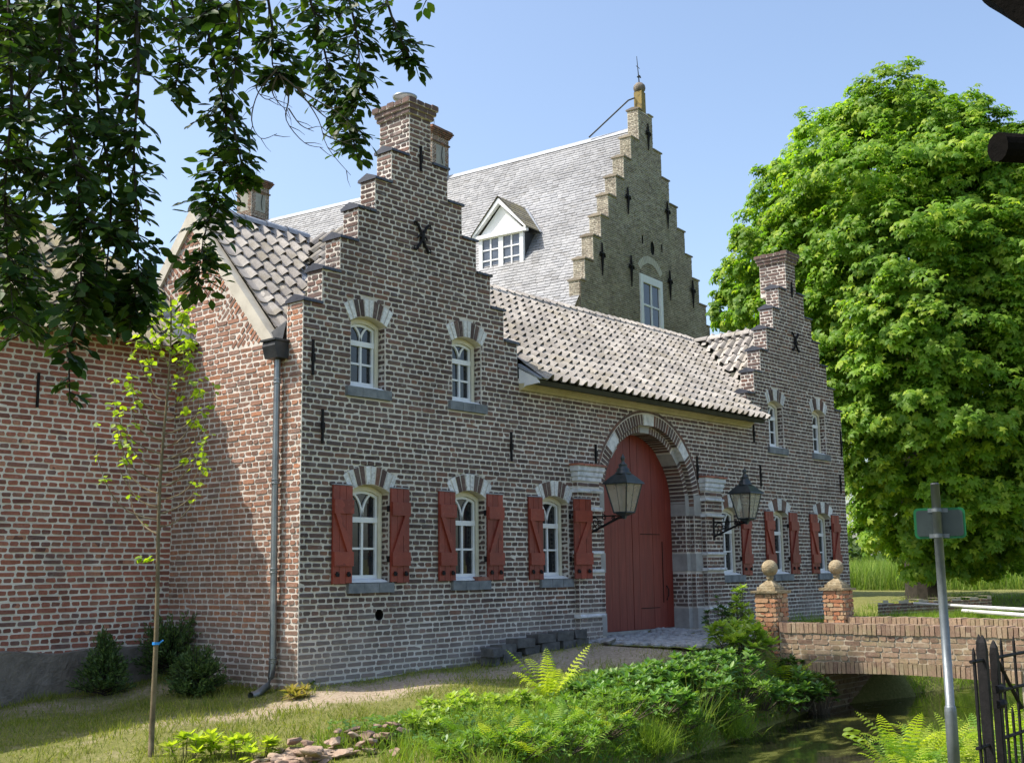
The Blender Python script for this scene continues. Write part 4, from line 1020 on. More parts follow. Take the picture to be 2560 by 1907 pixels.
#__PART2__
# ================================================================== DRAINPIPE
DP = thing('drainpipe', 'grey metal drainpipe with hopper head on the corner of the gatehouse', 'drainpipe', (-.08, .40, 0))
MB().tube([(0, 0, 4.12), (0, 0, 2.2), (0, -.02, .32), (-.02, -.02, .16), (-.08, -.03, .06), (-.26, -.06, -.02), (-.36, -.075, -.035)], [.042]*4+[.045, .047, .05], 14, cap=False).build('pipe', 'zinc', DP, True)
MB().prism([(-.13, 4.36), (.13, 4.36), (.15, 4.28), (.10, 4.13), (-.10, 4.13), (-.15, 4.28)], 'y', -.13, .13).box((-.165, -.15, 4.345), (.165, .15, 4.37)).build('hopper', 'lead_dark', DP)
for z in (3.84, 2.56, 1.45, .36):
    MB().lathe([(.043, -.035), (.056, -.03), (.056, -.018), (.047, -.012), (.047, .012), (.056, .018), (.056, .03), (.043, .035)], (0, -.005 if z > 1 else -.02, z), 14).build('collar', 'zinc', DP)

# ================================================================== LANTERNS
def lantern(x, label):
    y, wall = -.80, -.10; L = thing('wall_lantern', label, 'lantern', (x, y, 0), 0, 'wall lanterns beside the gate')
    def fr(w0, z0, w1, z1): return [(-w0, -w0, z0), (w0, -w0, z0), (w0, w0, z0), (-w0, w0, z0), (-w1, -w1, z1), (w1, -w1, z1), (w1, w1, z1), (-w1, w1, z1)]
    a, za, b, zb = .115, 2.29, .205, 2.74
    V = fr(a, za, b, zb)
    for i, j in ((0, 1), (1, 2), (2, 3), (3, 0)): MB().add([V[i], V[j], V[4+j], V[4+i]], [(0, 1, 2, 3)]).build('pane', 'lamp_glass', L)
    m = MB()
    for i in range(4): m.tube([V[i], V[4+i]], .013, 6)
    for k in (0, 4):
        for i in range(4): m.tube([V[k+i], V[k+(i+1) % 4]], .014, 6)
    for i in range(4):
        c0 = tuple((V[i][q]+V[(i+1) % 4][q])/2 for q in range(3)); c1 = tuple((V[4+i][q]+V[4+(i+1) % 4][q])/2 for q in range(3))
        if i in (0, 3): m.tube([c0, c1], .005, 5)
    m.build('cage', 'lamp_paint', L)
    s2 = math.sqrt(2)
    MB().lathe([((b+.035)*s2, 2.735), ((b+.03)*s2, 2.755), (b*.72*s2, 2.85), (.1*s2, 2.895)], n=4, rot=math.pi/4).build('roof', 'lamp_paint', L)
    MB().lathe([(.125, 2.88), (.13, 2.90), (.115, 2.93), (.10, 2.94), (.105, 2.965), (.08, 2.99), (.066, 3.0), (.07, 3.03), (.075, 3.035), (.05, 3.055), (.03, 3.075), (.022, 3.10), (.034, 3.125), (.036, 3.15), (.026, 3.175), (.014, 3.185), (.006, 3.21)], n=14).build('finial', 'lamp_paint', L, True)
    MB().lathe([(a*s2*.9, 2.29), (a*s2*.8, 2.265), (.05, 2.24), (.03, 2.20), (.03, 2.19)], n=4, rot=math.pi/4).build('base', 'lamp_paint', L)
    MB().tube([(0, 0, 2.29), (0, 0, 2.42)], .03, 8).tube([(0, 0, 2.42), (0, 0, 2.5)], .012, 6).build('burner', 'ballstone', L)
    d = wall - y; m = MB()
    m.tube([(0, 0, 2.22), (0, .12, 2.21), (0, .35, 2.12), (0, d, 1.98)], [.018, .02, .02, .016], 6)
    m.tube([(0, .02, 2.24), (0, .2, 2.25), (0, d, 2.25)], .012, 6)
    def scroll(cy, cz, r, s0, n=14, turns=1.3):
        m.tube([(0, cy+r*(1-.72*t)*math.cos(s0+turns*2*math.pi*t), cz+r*(1-.72*t)*math.sin(s0+turns*2*math.pi*t)) for t in np.linspace(0, 1, n)], .010, 5)
    scroll(d-.13, 2.16, .085, 0); scroll(d-.3, 2.23, .05, 1); scroll(d-.12, 2.06, .06, 3); scroll(.22, 2.22, .035, 2); scroll(d-.22, 2.15, .05, 4)
    m.box((-.02, d-.02, 1.92), (.02, d+.01, 2.34)); m.build('bracket', 'iron', L)
lantern(5.80, 'black wall lantern left of the arched gate, in front of the door'); lantern(9.61, 'black wall lantern on the pilaster right of the arched gate')

# ================================================================== COBBLES
cp = MB(); cx, cy = np.linspace(5.3, 9.6, 24), np.linspace(-2.9, .42, 20)
CZ = lambda x, y: max(gz(x, y), .30)+.0
for i in range(23):
    for j in range(19): cp.quad(*[(x, y, CZ(x, y)-.012) for x, y in ((cx[i], cy[j]), (cx[i+1], cy[j]), (cx[i+1], cy[j+1]), (cx[i], cy[j+1]))])
cob = cp.build('cobbled_path', 'ground', kind='structure')
ps = Pieces(); y = -2.85; row = 0
while y < .40:
    w = rng.uniform(.11, .14); x = 5.35+.08*(row % 2)+rng.uniform(0, .1) + max(0, (-.6-y)*-.1)
    while x < 9.55:
        l = rng.uniform(.12, .2); z = CZ(x+l/2, y+w/2)
        if not (y > -.2 and (x < 6.1 or x > 9.3)) and rng.random() > .02:
            b = []
            for a_, c_ in ((.25, 0), (.75, 0), (1, .3), (1, .7), (.75, 1), (.25, 1), (0, .7), (0, .3)): b.append((x+.008+a_*(l-.016)+rng.uniform(-.006, .006), y+.008+c_*(w-.016)+rng.uniform(-.006, .006)))
            h = z+rng.uniform(.018, .04); mx, my = x+l/2, y+w/2
            ps.add([(mx+(p-mx)*.72, my+(q-my)*.72, h) for p, q in b] + [(p, q, h-.016) for p, q in b] + [(p, q, z-.03) for p, q in b], [tuple(range(8))] + [(i, (i+1) % 8, (i+1) % 8+8, i+8) for i in range(8)] + [(8+i, 8+(i+1) % 8, 16+(i+1) % 8, 16+i) for i in range(8)], rng.random())
        x += l
    y += w; row += 1
ps.finish('cobble', cob, 'cobble', 'cobble_field', 160)

# ================================================================== BRIDGE
BG = thing('bridge', 'low sandy brick bridge with rowlock parapets crossing the moat to the gate', 'bridge')
bx0, bx1 = 6.5, 9.07
def parapet(x0, x1, z0, faces):
    m = MB().box((x0, -8.6, z0), (x1, -3.02, .50)); P = m.build('parapet', 'mortar_bridge', BG)
    p = Pieces()
    if faces: brickwork(p, (x0, 0, 0), (0, 1, 0), VZ, (-1, 0, 0), .10, .455, lambda z: [(-8.6, -3.03)], course=.071, head=.125, joint=.014, proud=.008, jit=.004)
    L = 5.58; n = 82
    for j in range(n):                                                    # rowlock course on top
        a = -8.6+L*j/n; q = MB()
        v0, v1 = .475+rng.uniform(-.008, .004), .612+rng.uniform(-.008, .006); e = .025+rng.uniform(-.008, .01)
        vs = [(x0-e, a+.004, v0), (x0-e, a+L/n-.006, v0), (x0-e, a+L/n-.006, v1), (x0-e, a+.004, v1), (x1+e, a+.004, v0), (x1+e, a+L/n-.006, v0), (x1+e, a+L/n-.006, v1), (x1+e, a+.004, v1)]
        p.add([tuple(c+rng.uniform(-.004, .004) for c in v) for v in vs], [(0, 1, 2, 3), (4, 7, 6, 5), (3, 2, 6, 7), (0, 4, 5, 1), (1, 5, 6, 2), (0, 3, 7, 4)], rng.random())
    return P, p
P, p = parapet(bx0, bx0+.28, .1, True); p.finish('brick_bridge', P, 'brick', 'brickwork', 170)
P, p = parapet(bx1-.28, bx1, .1, True); p.finish('brick_bridge', P, 'brick', 'brickwork', 90)
arcz = lambda y: -.10 + .05*(1-((y+4.95)/1.5)**2)
m = MB(); N_ = 16; ys = np.linspace(-6.4, -3.5, N_+1)
for i in range(N_):
    a, b = ys[i], ys[i+1]; m.add([(bx0+.01, a, arcz(a)), (bx1-.01, a, arcz(a)), (bx1-.01, b, arcz(b)), (bx0+.01, b, arcz(b)), (bx0+.01, a, .12), (bx0+.01, b, .12), (bx1-.01, a, .12), (bx1-.01, b, .12)], [(0, 1, 2, 3), (0, 3, 5, 4), (1, 6, 7, 2)])
m.box((bx0+.25, -8.6, .2), (bx1-.25, -2.8, .36)); m.build('vault', 'mortar_bridge', BG)
vt = MB().box((bx0+.02, -3.5, -1.3), (bx1-.02, -2.7, .12)).build('abutment', 'mortar_bridge', BG)
ps = Pieces(); brickwork(ps, (bx0+.02, -3.5, 0), (0, 1, 0), VZ, (-1, 0, 0), -.9, .1, lambda z: [(0, .7)], joint=.016); brickwork(ps, (0, -3.5, 0), UX, VZ, NY, -.9, -.1, lambda z: [(bx0+.03, bx1-.03)], joint=.016); ps.finish('brick_bridge', vt, 'brick', 'brickwork', 0)
MB().box((bx0+.02, -8.6, -1.3), (bx1-.02, -6.4, .12)).build('abutment', 'mortar_bridge', BG)
ar = MB().box((bx0-.012, -6.4, .0), (bx0+.05, -3.5, .05)).build('arch_ring', 'mortar_bridge', BG)
n = 46; L = 2.95/n
for j in range(n):
    a = -6.42+j*L; z = arcz(a+L/2); e = rng.uniform(0, .012)
    MB().box((bx0-.035-e, a+.004, z), (bx0+.1, a+L-.005, z+.155+rng.uniform(-.01, .008)), rng.random(), 0, .003).build('arch_brick', 'brick_bridge', ar)
def pier(x, label):
    y0, w = -3.0, .355; T_ = thing('brick_pier', label, 'gate pier', (x, y0, 0), 0, 'brick piers at the bridge head'); zb = gz(x+w/2, y0+w/2)-.2
    sh = MB().box((.012, .012, zb), (w-.012, w-.012, 1.04)).build('shaft', 'mortar_bridge', T_)
    p = Pieces()
    off = np.array([x, y0, 0])
    for (O, U, N) in (((0, 0, 0), UX, NY), ((0, 0, 0), (0, 1, 0), (-1, 0, 0))):
        q = Pieces(); brickwork(q, np.array(O)+off, U, VZ, N, zb, 1.03, lambda z: [(0, w)], course=.066, head=.118, joint=.014, proud=.012, jit=.009, ch=.016)
        p.items += [(a, vs-off, f, r_) for a, vs, f, r_ in q.items]
    p.finish('brick_pier', sh, 'brick', 'brickwork', 44)
    MB().box((-.045, -.045, 1.035), (w+.045, w+.045, 1.07), 0, 0, .006).build('cap_slab', 'ballstone', T_)
    c = w/2; k = math.sqrt(2)
    MB().lathe([(.15*k, 1.07), (.15*k, 1.125), (.12*k, 1.13), (.12*k, 1.15), (.035*k, 1.225)], (c, c, 0), 4, rot=math.pi/4).build('cap_stone', 'ballstone', T_)
    b = MB(); prof = [(.05, 1.21), (.045, 1.245), (.062, 1.26), (.05, 1.275), (.055, 1.29)] + [(.123*math.sin(t), 1.402-.123*math.cos(t)) for t in np.linspace(.45, math.pi-.02, 12)]
    b.lathe(prof, (c, c, 0), 20).build('ball_finial', 'ballstone', T_, True)
pier(6.48, 'brick pier with stone ball at the near side of the bridge, its foot overgrown'); pier(8.71, 'orange brick pier with stone ball at the far side of the bridge')

# ================================================================== LOW WALL AND WHITE BEAM beyond the bridge
LWL = thing('garden_wall', 'low weathered brick wall in the shade beyond the bridge', 'wall')
A_, B_ = np.array([15.7, -.5, 0]), np.array([20.5, -1.3, 0]); Uw = unit(B_-A_); Nw = np.array([Uw[1], -Uw[0], 0]); Lw = np.linalg.norm(B_-A_)
m = MB(); n = 24
for k in range(n):
    a, b = A_+Uw*Lw*k/n, A_+Uw*Lw*(k+1)/n; h = .62+.05*math.sin(k*1.7); q = -Nw*.3
    m.add([tuple(a), tuple(b), tuple(b+(0, 0, h)), tuple(a+(0, 0, h)), tuple(a+q+(0, 0, h)), tuple(b+q+(0, 0, h))], [(0, 1, 2, 3), (3, 2, 5, 4)])
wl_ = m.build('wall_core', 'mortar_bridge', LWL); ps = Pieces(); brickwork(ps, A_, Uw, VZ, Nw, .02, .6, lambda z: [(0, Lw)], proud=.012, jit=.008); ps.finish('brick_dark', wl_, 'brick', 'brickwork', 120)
a, b = at_dist(1980*1.1542, 1306*1.1542, 27.5), at_dist(2250*1.1542, 1321*1.1542, 22.0)
WB = thing('barrier_beam', 'long white metal beam lying on the low wall beyond the bridge', 'beam')
MB().tube([tuple(a), tuple(b)], .028, 8).build('rail', 'white_metal', WB); d = b-a; MB().tube([tuple(a+d*.45-(0, 0, .09)), tuple(b-(0, 0, .10))], .035, 8).build('lower_rail', 'white_metal', WB)
MB().tube([tuple(b), (b[0], b[1], -1.1)], .05, 6).build('post', 'white_metal', WB)

# ================================================================== SIGN POST AND FENCE
pb = at_dist(2357, 1500, 8.9); px_, py_ = pb[0], pb[1]; zg = gz(px_, py_)
SP = thing('sign_post', 'grey metal post with the back of a small green-edged sign by the moat', 'sign post', (px_, py_, 0))
MB().tube([(0, 0, .40), (0, 0, 1.972)], .0305, 18).build('pole', 'galvanised', SP, True)
MB().lathe([(.041, zg-.2), (.041, .41), (.038, .44), (.031, .455)], n=18).build('sleeve', 'galvanised', SP, True)
MB().lathe([(.031, 1.97), (.029, 1.978), (.02, 1.982)], n=18).build('pole_cap', 'lead_dark', SP)
vd = unit((px_-CAM[0], py_-CAM[1], 0)); sd_ = np.array([vd[1], -vd[0], 0])
def plate(w, h, d0, d1, mat, name, rad=.03, c=.015):
    out = []
    for cx_, cz_, s0 in ((w-rad, h-rad, 0), (-w+rad, h-rad, 1), (-w+rad, -h+rad, 2), (w-rad, -h+rad, 3)):
        for t in np.linspace(0, math.pi/2, 5): out.append((c+cx_+rad*math.cos(s0*math.pi/2+t), 1.70+cz_+rad*math.sin(s0*math.pi/2+t)))
    n = len(out); vs = [tuple(sd_*p+vd*q+np.array([0, 0, z])) for q in (d0, d1) for p, z in out]
    MB().add(vs, [tuple(range(n)), tuple(range(2*n-1, n-1, -1))] + [(i, i+n, (i+1) % n+n, (i+1) % n) for i in range(n)]).build(name, mat, SP)
plate(.172, .108, .045, .062, 'sign_green', 'sign_rim'); plate(.155, .091, .040, .046, 'sign_back', 'sign_plate', .02)
for z in (1.79, 1.61): MB().lathe([(.034, z-.012), (.034, z+.012)], n=16).box((.0, 0, z-.012), (.001, .001, z+.012)).build('clamp', 'galvanised', SP)
for z in (1.79, 1.61):
    q = [tuple(sd_*s_+vd*.036+np.array([0, 0, z+h])) for s_, h in ((-.06, -.014), (.075, -.014), (.075, .014), (-.06, .014))]
    MB().add(q+[tuple(np.array(v)+vd*.01) for v in q], [(0, 1, 2, 3), (7, 6, 5, 4), (0, 4, 5, 1), (2, 6, 7, 3)]).build('clamp_bar', 'galvanised', SP)
FY = -9.25
FN = thing('iron_fence', 'black wrought iron fence with spiked posts at the lower right corner', 'fence', (-2.8, FY, 0))
zf = gz(-2.8, FY)-.15
def fbar(x, z1, r=.009, mat='iron', name='bar', z0=None, y=0): MB().tube([(x, y, zf if z0 is None else z0), (x, y, z1-.03), (x, y, z1)], [r, r, r*.3], 6).build(name, mat, FN)
def fpost(x, z1, w=.032, y=0): MB().prism([(x-w, y-w), (x+w, y-w), (x+w, y+w), (x-w, y+w)], 'z', zf, z1-.06).lathe([(w*1.3, z1-.06), (w*1.2, z1-.03), (w*.5, z1), (.003, z1+.01)], (x, y, 0), 4, rot=math.pi/4).build('post', 'iron', FN)
fbar(-.19, .97, .010); fbar(-.135, .50, .008)
fpost(-.045, 1.02, .019); fpost(.015, 1.02, .015, .04); fpost(.12, .985, .02)
for k in range(14):
    fbar(.24+k*.105, 1.0 if k % 2 == 0 else .62, .0085)
for z in (.90, .46): MB().tube([(-.24, 0, z), (-.05, 0, z)], .010, 6).build('rail', 'iron', FN)
for z in (.90, .72, .47, .27): MB().tube([(.12, 0, z), (1.75, 0, z)], .010, 6).build('rail', 'iron', FN)
MB().tube([(.12, 0, .92), (.5, 0, .60)], .012, 6).build('brace', 'iron', FN)
for z in (.74, .66): MB().tube([(.02, -.03, z), (.06, -.04, z), (.12, -.03, z)], .022, 8).build('hinge', 'iron', FN)

# ================================================================== EAVES OF A SHED, top right
SH = thing('shed', 'black eaves corner and projecting beam of a shed at the upper right edge', 'shed')
q0 = at_dist(2478, 0, 5.0)
rgt = unit((r_[0], r_[1], 0)); dep = unit((f_[0], f_[1], 0))
def sp(px, py, d): return tuple(at_dist(px, py, d))
m = MB(); edge = [(2478, 2), (2500, 18), (2512, 30), (2525, 46), (2540, 58), (2556, 66), (2580, 82), (2640, 120), (2760, 190)]
fr = [sp(a, b, 5.0) for a, b in edge]; bk = [tuple(np.array(p)+dep*.7+rgt*.2+(0, 0, .42)) for p in fr]; up = [tuple(np.array(p)+(0, 0, .55+.1*i)+rgt*.12) for i, p in enumerate(fr)]
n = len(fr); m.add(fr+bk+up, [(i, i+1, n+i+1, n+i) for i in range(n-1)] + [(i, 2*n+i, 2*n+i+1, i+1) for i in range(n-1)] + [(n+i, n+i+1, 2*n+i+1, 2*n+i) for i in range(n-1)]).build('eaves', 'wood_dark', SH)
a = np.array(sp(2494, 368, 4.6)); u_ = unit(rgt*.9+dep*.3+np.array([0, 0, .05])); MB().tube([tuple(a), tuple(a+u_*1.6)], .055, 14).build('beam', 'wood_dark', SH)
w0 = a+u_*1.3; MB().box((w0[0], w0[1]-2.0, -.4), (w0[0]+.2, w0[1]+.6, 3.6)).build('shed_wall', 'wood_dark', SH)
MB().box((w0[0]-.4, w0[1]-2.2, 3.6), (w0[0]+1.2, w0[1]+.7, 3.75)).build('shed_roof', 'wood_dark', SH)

# ================================================================== STONES
RB = 'rubble stones heaped on the grass'
def stone(x, y, z, s, name, label, cat, group, mat, flat=.6):
    bm = bmesh.new(); bmesh.ops.create_icosphere(bm, subdivisions=3, radius=1)
    a = [Vector((rng.gauss(0, 1), rng.gauss(0, 1), rng.gauss(0, 1))).normalized() for _ in range(13)]; cu = [rng.uniform(.42, .78) for _ in a]
    for v in bm.verts:
        for n_, c_ in zip(a, cu):
            d_ = v.co.dot(n_)
            if d_ > c_: v.co -= n_*(d_-c_)
        v.co *= 1+rng.uniform(-.015, .015)
    sx, sy, sz = s*rng.uniform(.8, 1.3), s*rng.uniform(.6, 1), s*flat*rng.uniform(.7, 1.1)
    for v in bm.verts: v.co = Vector((v.co.x*sx, v.co.y*sy, v.co.z*sz))
    me = bpy.data.meshes.new(name); bm.to_mesh(me); bm.free(); me.materials.append(MATS[mat])
    o = link(bpy.data.objects.new(name, me)); o.location = (x, y, z); o.rotation_euler = (rng.uniform(-.3, .3), rng.uniform(-.3, .3), rng.uniform(0, 6)); return tag(o, label, cat, group)
for k in range(78):
    t = rng.random(); cxp, cyp = 555+305*t, 1648-62*t; px1, py1 = cxp+rng.gauss(0, 16), cyp+rng.uniform(-14, 40)*(.5+.5*t); lay = 1 if (k % 3 == 0 and t > .25) else 0
    P = on_ground(px1*1.1542, py1*1.1542, .04)
    stone(P[0], P[1], gz(P[0], P[1])+.035+.085*lay, rng.choice((.055, .07, .085, .10, .125)), 'rubble_stone', 'rough pinkish or pale stone in the rubble heap at the bottom of the picture', 'stone', RB, 'rock', .4)
bl = [(3.22, 0, .2), (3.55, 0, .42), (4.0, 0, .36), (4.4, 0, .4), (4.85, 0, .36), (5.22, 0, .3), (3.2, 1, .22), (3.46, 1, .34), (3.84, 1, .42), (4.3, 1, .42), (4.76, 1, .40), (5.15, 1, .3)]
for x, l, w in bl:
    y = -.27+rng.uniform(-.05, .03); zg_ = gz(x, y)+.0; b = MB().box((-w/2+.01, -.11, 0), (w/2-.01, .11, .125), 0, 0, .012).build('stone_block', 'darkstone'); b.location = (x, y, zg_+l*.128-.01); b.rotation_euler = (0, 0, rng.uniform(-.08, .08))
    tag(b, 'dark cut stone block in the low stack against the gatehouse wall', 'stone block', 'cut stone blocks stacked by the wall')
for x, y, s_ in ((5.35, -.75, .16), (6.2, -.95, .10)): stone(x, y, gz(x, y)+.05, s_, 'boulder', 'grey boulder beside the foot of the gate pilaster' if x < 6 else 'small grey stone at the edge of the cobbles', 'stone', None, 'cobble', .5)

# ================================================================== PLANTS: shared generators
LEAF_V = np.array([(0, 0, 0), (-.5, .45, .06), (0, .5, -.04), (.5, .45, .06), (0, 1, -.06)]); LEAF_F = np.array([(0, 2, 1), (1, 2, 4), (0, 3, 2), (2, 3, 4)])
OV_V = np.array([(0, 0, 0), (-.30, .18, .03), (-.5, .45, .05), (-.33, .75, .02), (0, 1, -.07), (.33, .75, .02), (.5, .45, .05), (.30, .18, .03), (0, .5, -.05)]); OV_F = np.array([(i, 8, (i+1) % 8) for i in range(8)])[:, ::-1]
def orient(axis, n):
    """frames (N,3,3): columns side, axis, normal"""
    a = axis/np.linalg.norm(axis, axis=1, keepdims=True); s = np.cross(a, n); s /= np.linalg.norm(s, axis=1, keepdims=True)+1e-9; t = np.cross(s, a)
    return np.stack([s, a, t], -1)
def inst(V, F, Rm, P, S):
    """instances of a small mesh; S (N,3)"""
    N = len(P); X = (V[None]*S[:, None, :]) @ np.transpose(Rm, (0, 2, 1)) + P[:, None, :]
    return X.reshape(-1, 3), (F[None] + (np.arange(N)*len(V))[:, None, None]).reshape(-1, F.shape[1])
def rdir(n): v = nr.normal(size=(n, 3)); return v/np.linalg.norm(v, axis=1, keepdims=True)
def leaves(name, P, axis, nrm, length, ratio, mat, parent, kind=None, V=LEAF_V, F=LEAF_F):
    n = len(P); L = np.broadcast_to(length, n)*nr.uniform(.7, 1.2, n); S = np.stack([L*ratio, L, L], 1)
    X, Fc = inst(V, F, orient(axis, nrm), P, S); r = np.repeat(nr.random(n), len(V))
    return np_mesh(name, X, Fc, mat, r, parent, kind)

# ---- chestnut tree
DT = 38.0; TP_ = at_dist(2005*1.1542, 1280*1.1542, DT)
CT = thing('chestnut_tree', 'large bright green broadleaf tree filling the right side behind the gatehouse', 'tree', (TP_[0], TP_[1], gz(TP_[0], TP_[1])))
tz = gz(TP_[0], TP_[1]); t0 = np.array([TP_[0], TP_[1], tz])
LB = [(2110, 340, 85), (2170, 370, 85), (2070, 320, 80), (2235, 380, 80), (1930, 250, 90), (1870, 300, 80), (1800, 340, 95), (2010, 300, 95), (1735, 420, 85), (1880, 420, 120), (2060, 400, 110), (2150, 430, 100), (2215, 400, 90), (1690, 500, 75), (1640, 560, 60), (1600, 620, 50), (1575, 690, 40), (1640, 660, 60), (1790, 530, 110), (1930, 560, 130), (2100, 570, 120), (2210, 540, 110), (1740, 640, 90), (1850, 700, 120), (2010, 720, 130), (2150, 720, 120), (2230, 690, 90), (1850, 830, 90), (1960, 870, 120), (2100, 880, 120), (2220, 850, 110), (1890, 960, 80), (2000, 1010, 110), (2130, 1010, 110), (2230, 1000, 90), (1880, 1070, 55), (1960, 1110, 90), (2080, 1120, 100), (2190, 1120, 90), (1900, 1160, 45), (2000, 1190, 70), (2120, 1200, 60), (2210, 1190, 60), (2290, 500, 130), (2320, 700, 140), (2320, 900, 140), (2300, 1080, 110)]
m2 = DT*1.1542/FPX; cpx = (1995, 690)
LC, LR = [], []
for (a, b, r_0) in LB:
    q = math.hypot((a-cpx[0])/430, (b-cpx[1])/560); bul = math.sqrt(max(0, 1-q*q))*5.2
    for side in ((-1, 1) if bul > 1.5 else (0,)):
        P = at_dist(a*1.1542, b*1.1542, DT + side*bul*(1 if side < 0 else .8) + rng.uniform(-.8, .8)); LC.append(P); LR.append(r_0*m2*1.05)
Ps, Ax, Nm = [], [], []
for c, r_0 in zip(LC, LR):
    n = int(760*r_0**2/1.4)+90; d = rdir(n); d[:, 2] = d[:, 2]*.85+.12; rad = r_0*(nr.random(n)**.35)*nr.uniform(.8, 1.15, n)
    sub = rdir(max(6, n//26))*r_0*nr.uniform(.75, 1.12, (max(6, n//26), 1)); sub[:, 2] = sub[:, 2]*.9+.1*r_0; w = sub[nr.integers(0, len(sub), n)]                       # clumps: leaves gather round sub-centres
    p = c + np.where(nr.random((n, 1)) < .88, w + rdir(n)*np.array([1.15, 1.15, .75])*(.12+.13*r_0)*nr.random((n, 1))**.45, d*rad[:, None]*.8); Ps.append(p)
    o = p-c; o /= np.linalg.norm(o, axis=1, keepdims=True)+1e-6
    Nm.append(o*.6 + np.array([-.15, .1, .65]) + rdir(n)*.35); Ax.append(np.cross(Nm[-1], rdir(n)))
Ps, Ax, Nm = map(np.concatenate, (Ps, Ax, Nm))
sv, sf = [], []                                                             # a palm of five drooping leaflets
for k_, an in enumerate(np.linspace(-1.9, 1.9, 5)):
    c_, s_ = math.cos(an), math.sin(an); L = 1-.22*abs(an)/1.9; b0 = len(sv)
    for (x, y, z) in ((0, 0, .0), (-.26, .6, -.05), (.26, .6, .03), (0, 1, -.36)): x, y = x*L, y*L; sv.append((x*c_+y*s_, -x*s_+y*c_, z*L)); 
    sf += [(b0, b0+2, b0+1), (b0+1, b0+2, b0+3)]
leaves('crown', Ps, Ax, Nm, .185, 1.0, 'leaf_chestnut', CT, V=np.array(sv), F=np.array(sf)).matrix_parent_inverse = CT.matrix_world.inverted() if False else Matrix.Translation(-Vector(CT.location))
m = MB(); m.tube([tuple(t0-(0, 0, .4)), tuple(t0+(.05, .1, 1.2)), tuple(t0+(.2, .2, 3)), tuple(t0+(.1, .3, 6)), tuple(t0+(0, .2, 10)), tuple(t0+(0, 0, 15))], [.62, .48, .42, .34, .22, .06], 12)
tr = m.build('trunk', 'bark_dark', CT); tr.matrix_parent_inverse = Matrix.Translation(-Vector(CT.location))
m = MB()
for c in LC[::2]:
    z = max(2.2, (c[2]-tz)*.55); s_ = t0+np.array([.1, .2, z]); mid = (s_+c)/2+np.array([0, 0, -.3]); m.tube([tuple(s_), tuple(mid), tuple(c)], [.12, .07, .02], 5, cap=False)
lm = m.build('limbs', 'bark_dark', CT); lm.matrix_parent_inverse = Matrix.Translation(-Vector(CT.location))

# ---- overhanging beech
BT0 = np.array([-8.3, -3.9]); btz = gz(*BT0)
BT = thing('beech_tree', 'dark beech branches hanging into the picture at the upper left', 'tree', (BT0[0], BT0[1], btz)); BI = Matrix.Translation(-Vector(BT.location))
def bpart(o): o.matrix_parent_inverse = BI; return o
bpart(MB().tube([(BT0[0], BT0[1], btz-.3), (BT0[0], BT0[1]-.05, 1.5), (BT0[0]+.1, BT0[1]-.1, 4.2), (BT0[0]+.2, BT0[1]-.2, 8)], [.34, .28, .24, .16], 12).build('trunk', 'bark', BT))
ST = [([(15, -60), (25, 200), (10, 450), (30, 690)], 60, .9), ([(70, -60), (60, 300), (50, 560), (60, 720)], 55, .9), ([(135, -60), (130, 150), (170, 400), (175, 600), (165, 700)], 60, .95), ([(160, 680), (150, 780), (152, 880)], 22, .8), ([(215, -60), (210, 200), (240, 420), (230, 620), (250, 690)], 62, .9), ([(290, -60), (300, 160), (290, 330), (300, 560), (285, 690)], 50, .85), ([(360, -60), (390, 120), (370, 220)], 40, .7), ([(430, -60), (460, 120), (490, 260), (480, 380), (440, 520), (430, 620)], 50, 1.0), ([(500, -60), (520, 60), (500, 200)], 40, .7), ([(500, 250), (520, 340), (535, 400)], 30, .9), ([(570, -60), (590, 60), (590, 140), (610, 170)], 45, 1.0), ([(650, -60), (690, 60), (720, 180), (750, 260), (768, 315)], 50, 1.1), ([(740, -60), (770, 60), (780, 170), (770, 240)], 45, 1.0), ([(820, -60), (850, 40), (880, 110), (900, 140)], 38, .9), ([(900, -40), (930, 0)], 18, .5), ([(0, 100), (60, 60), (200, 20), (430, -10)], 60, .8), ([(250, 40), (420, 40), (500, 0)], 40, .7), ([(0, 640), (120, 660), (260, 660), (340, 640)], 40, .75), ([(0, 330), (100, 380), (200, 480), (290, 520)], 55, .7)]
Pl, Al, Nl_ = [], [], []; m = MB()
hub = np.array([BT0[0]+.2, BT0[1]-.3, 6.6])
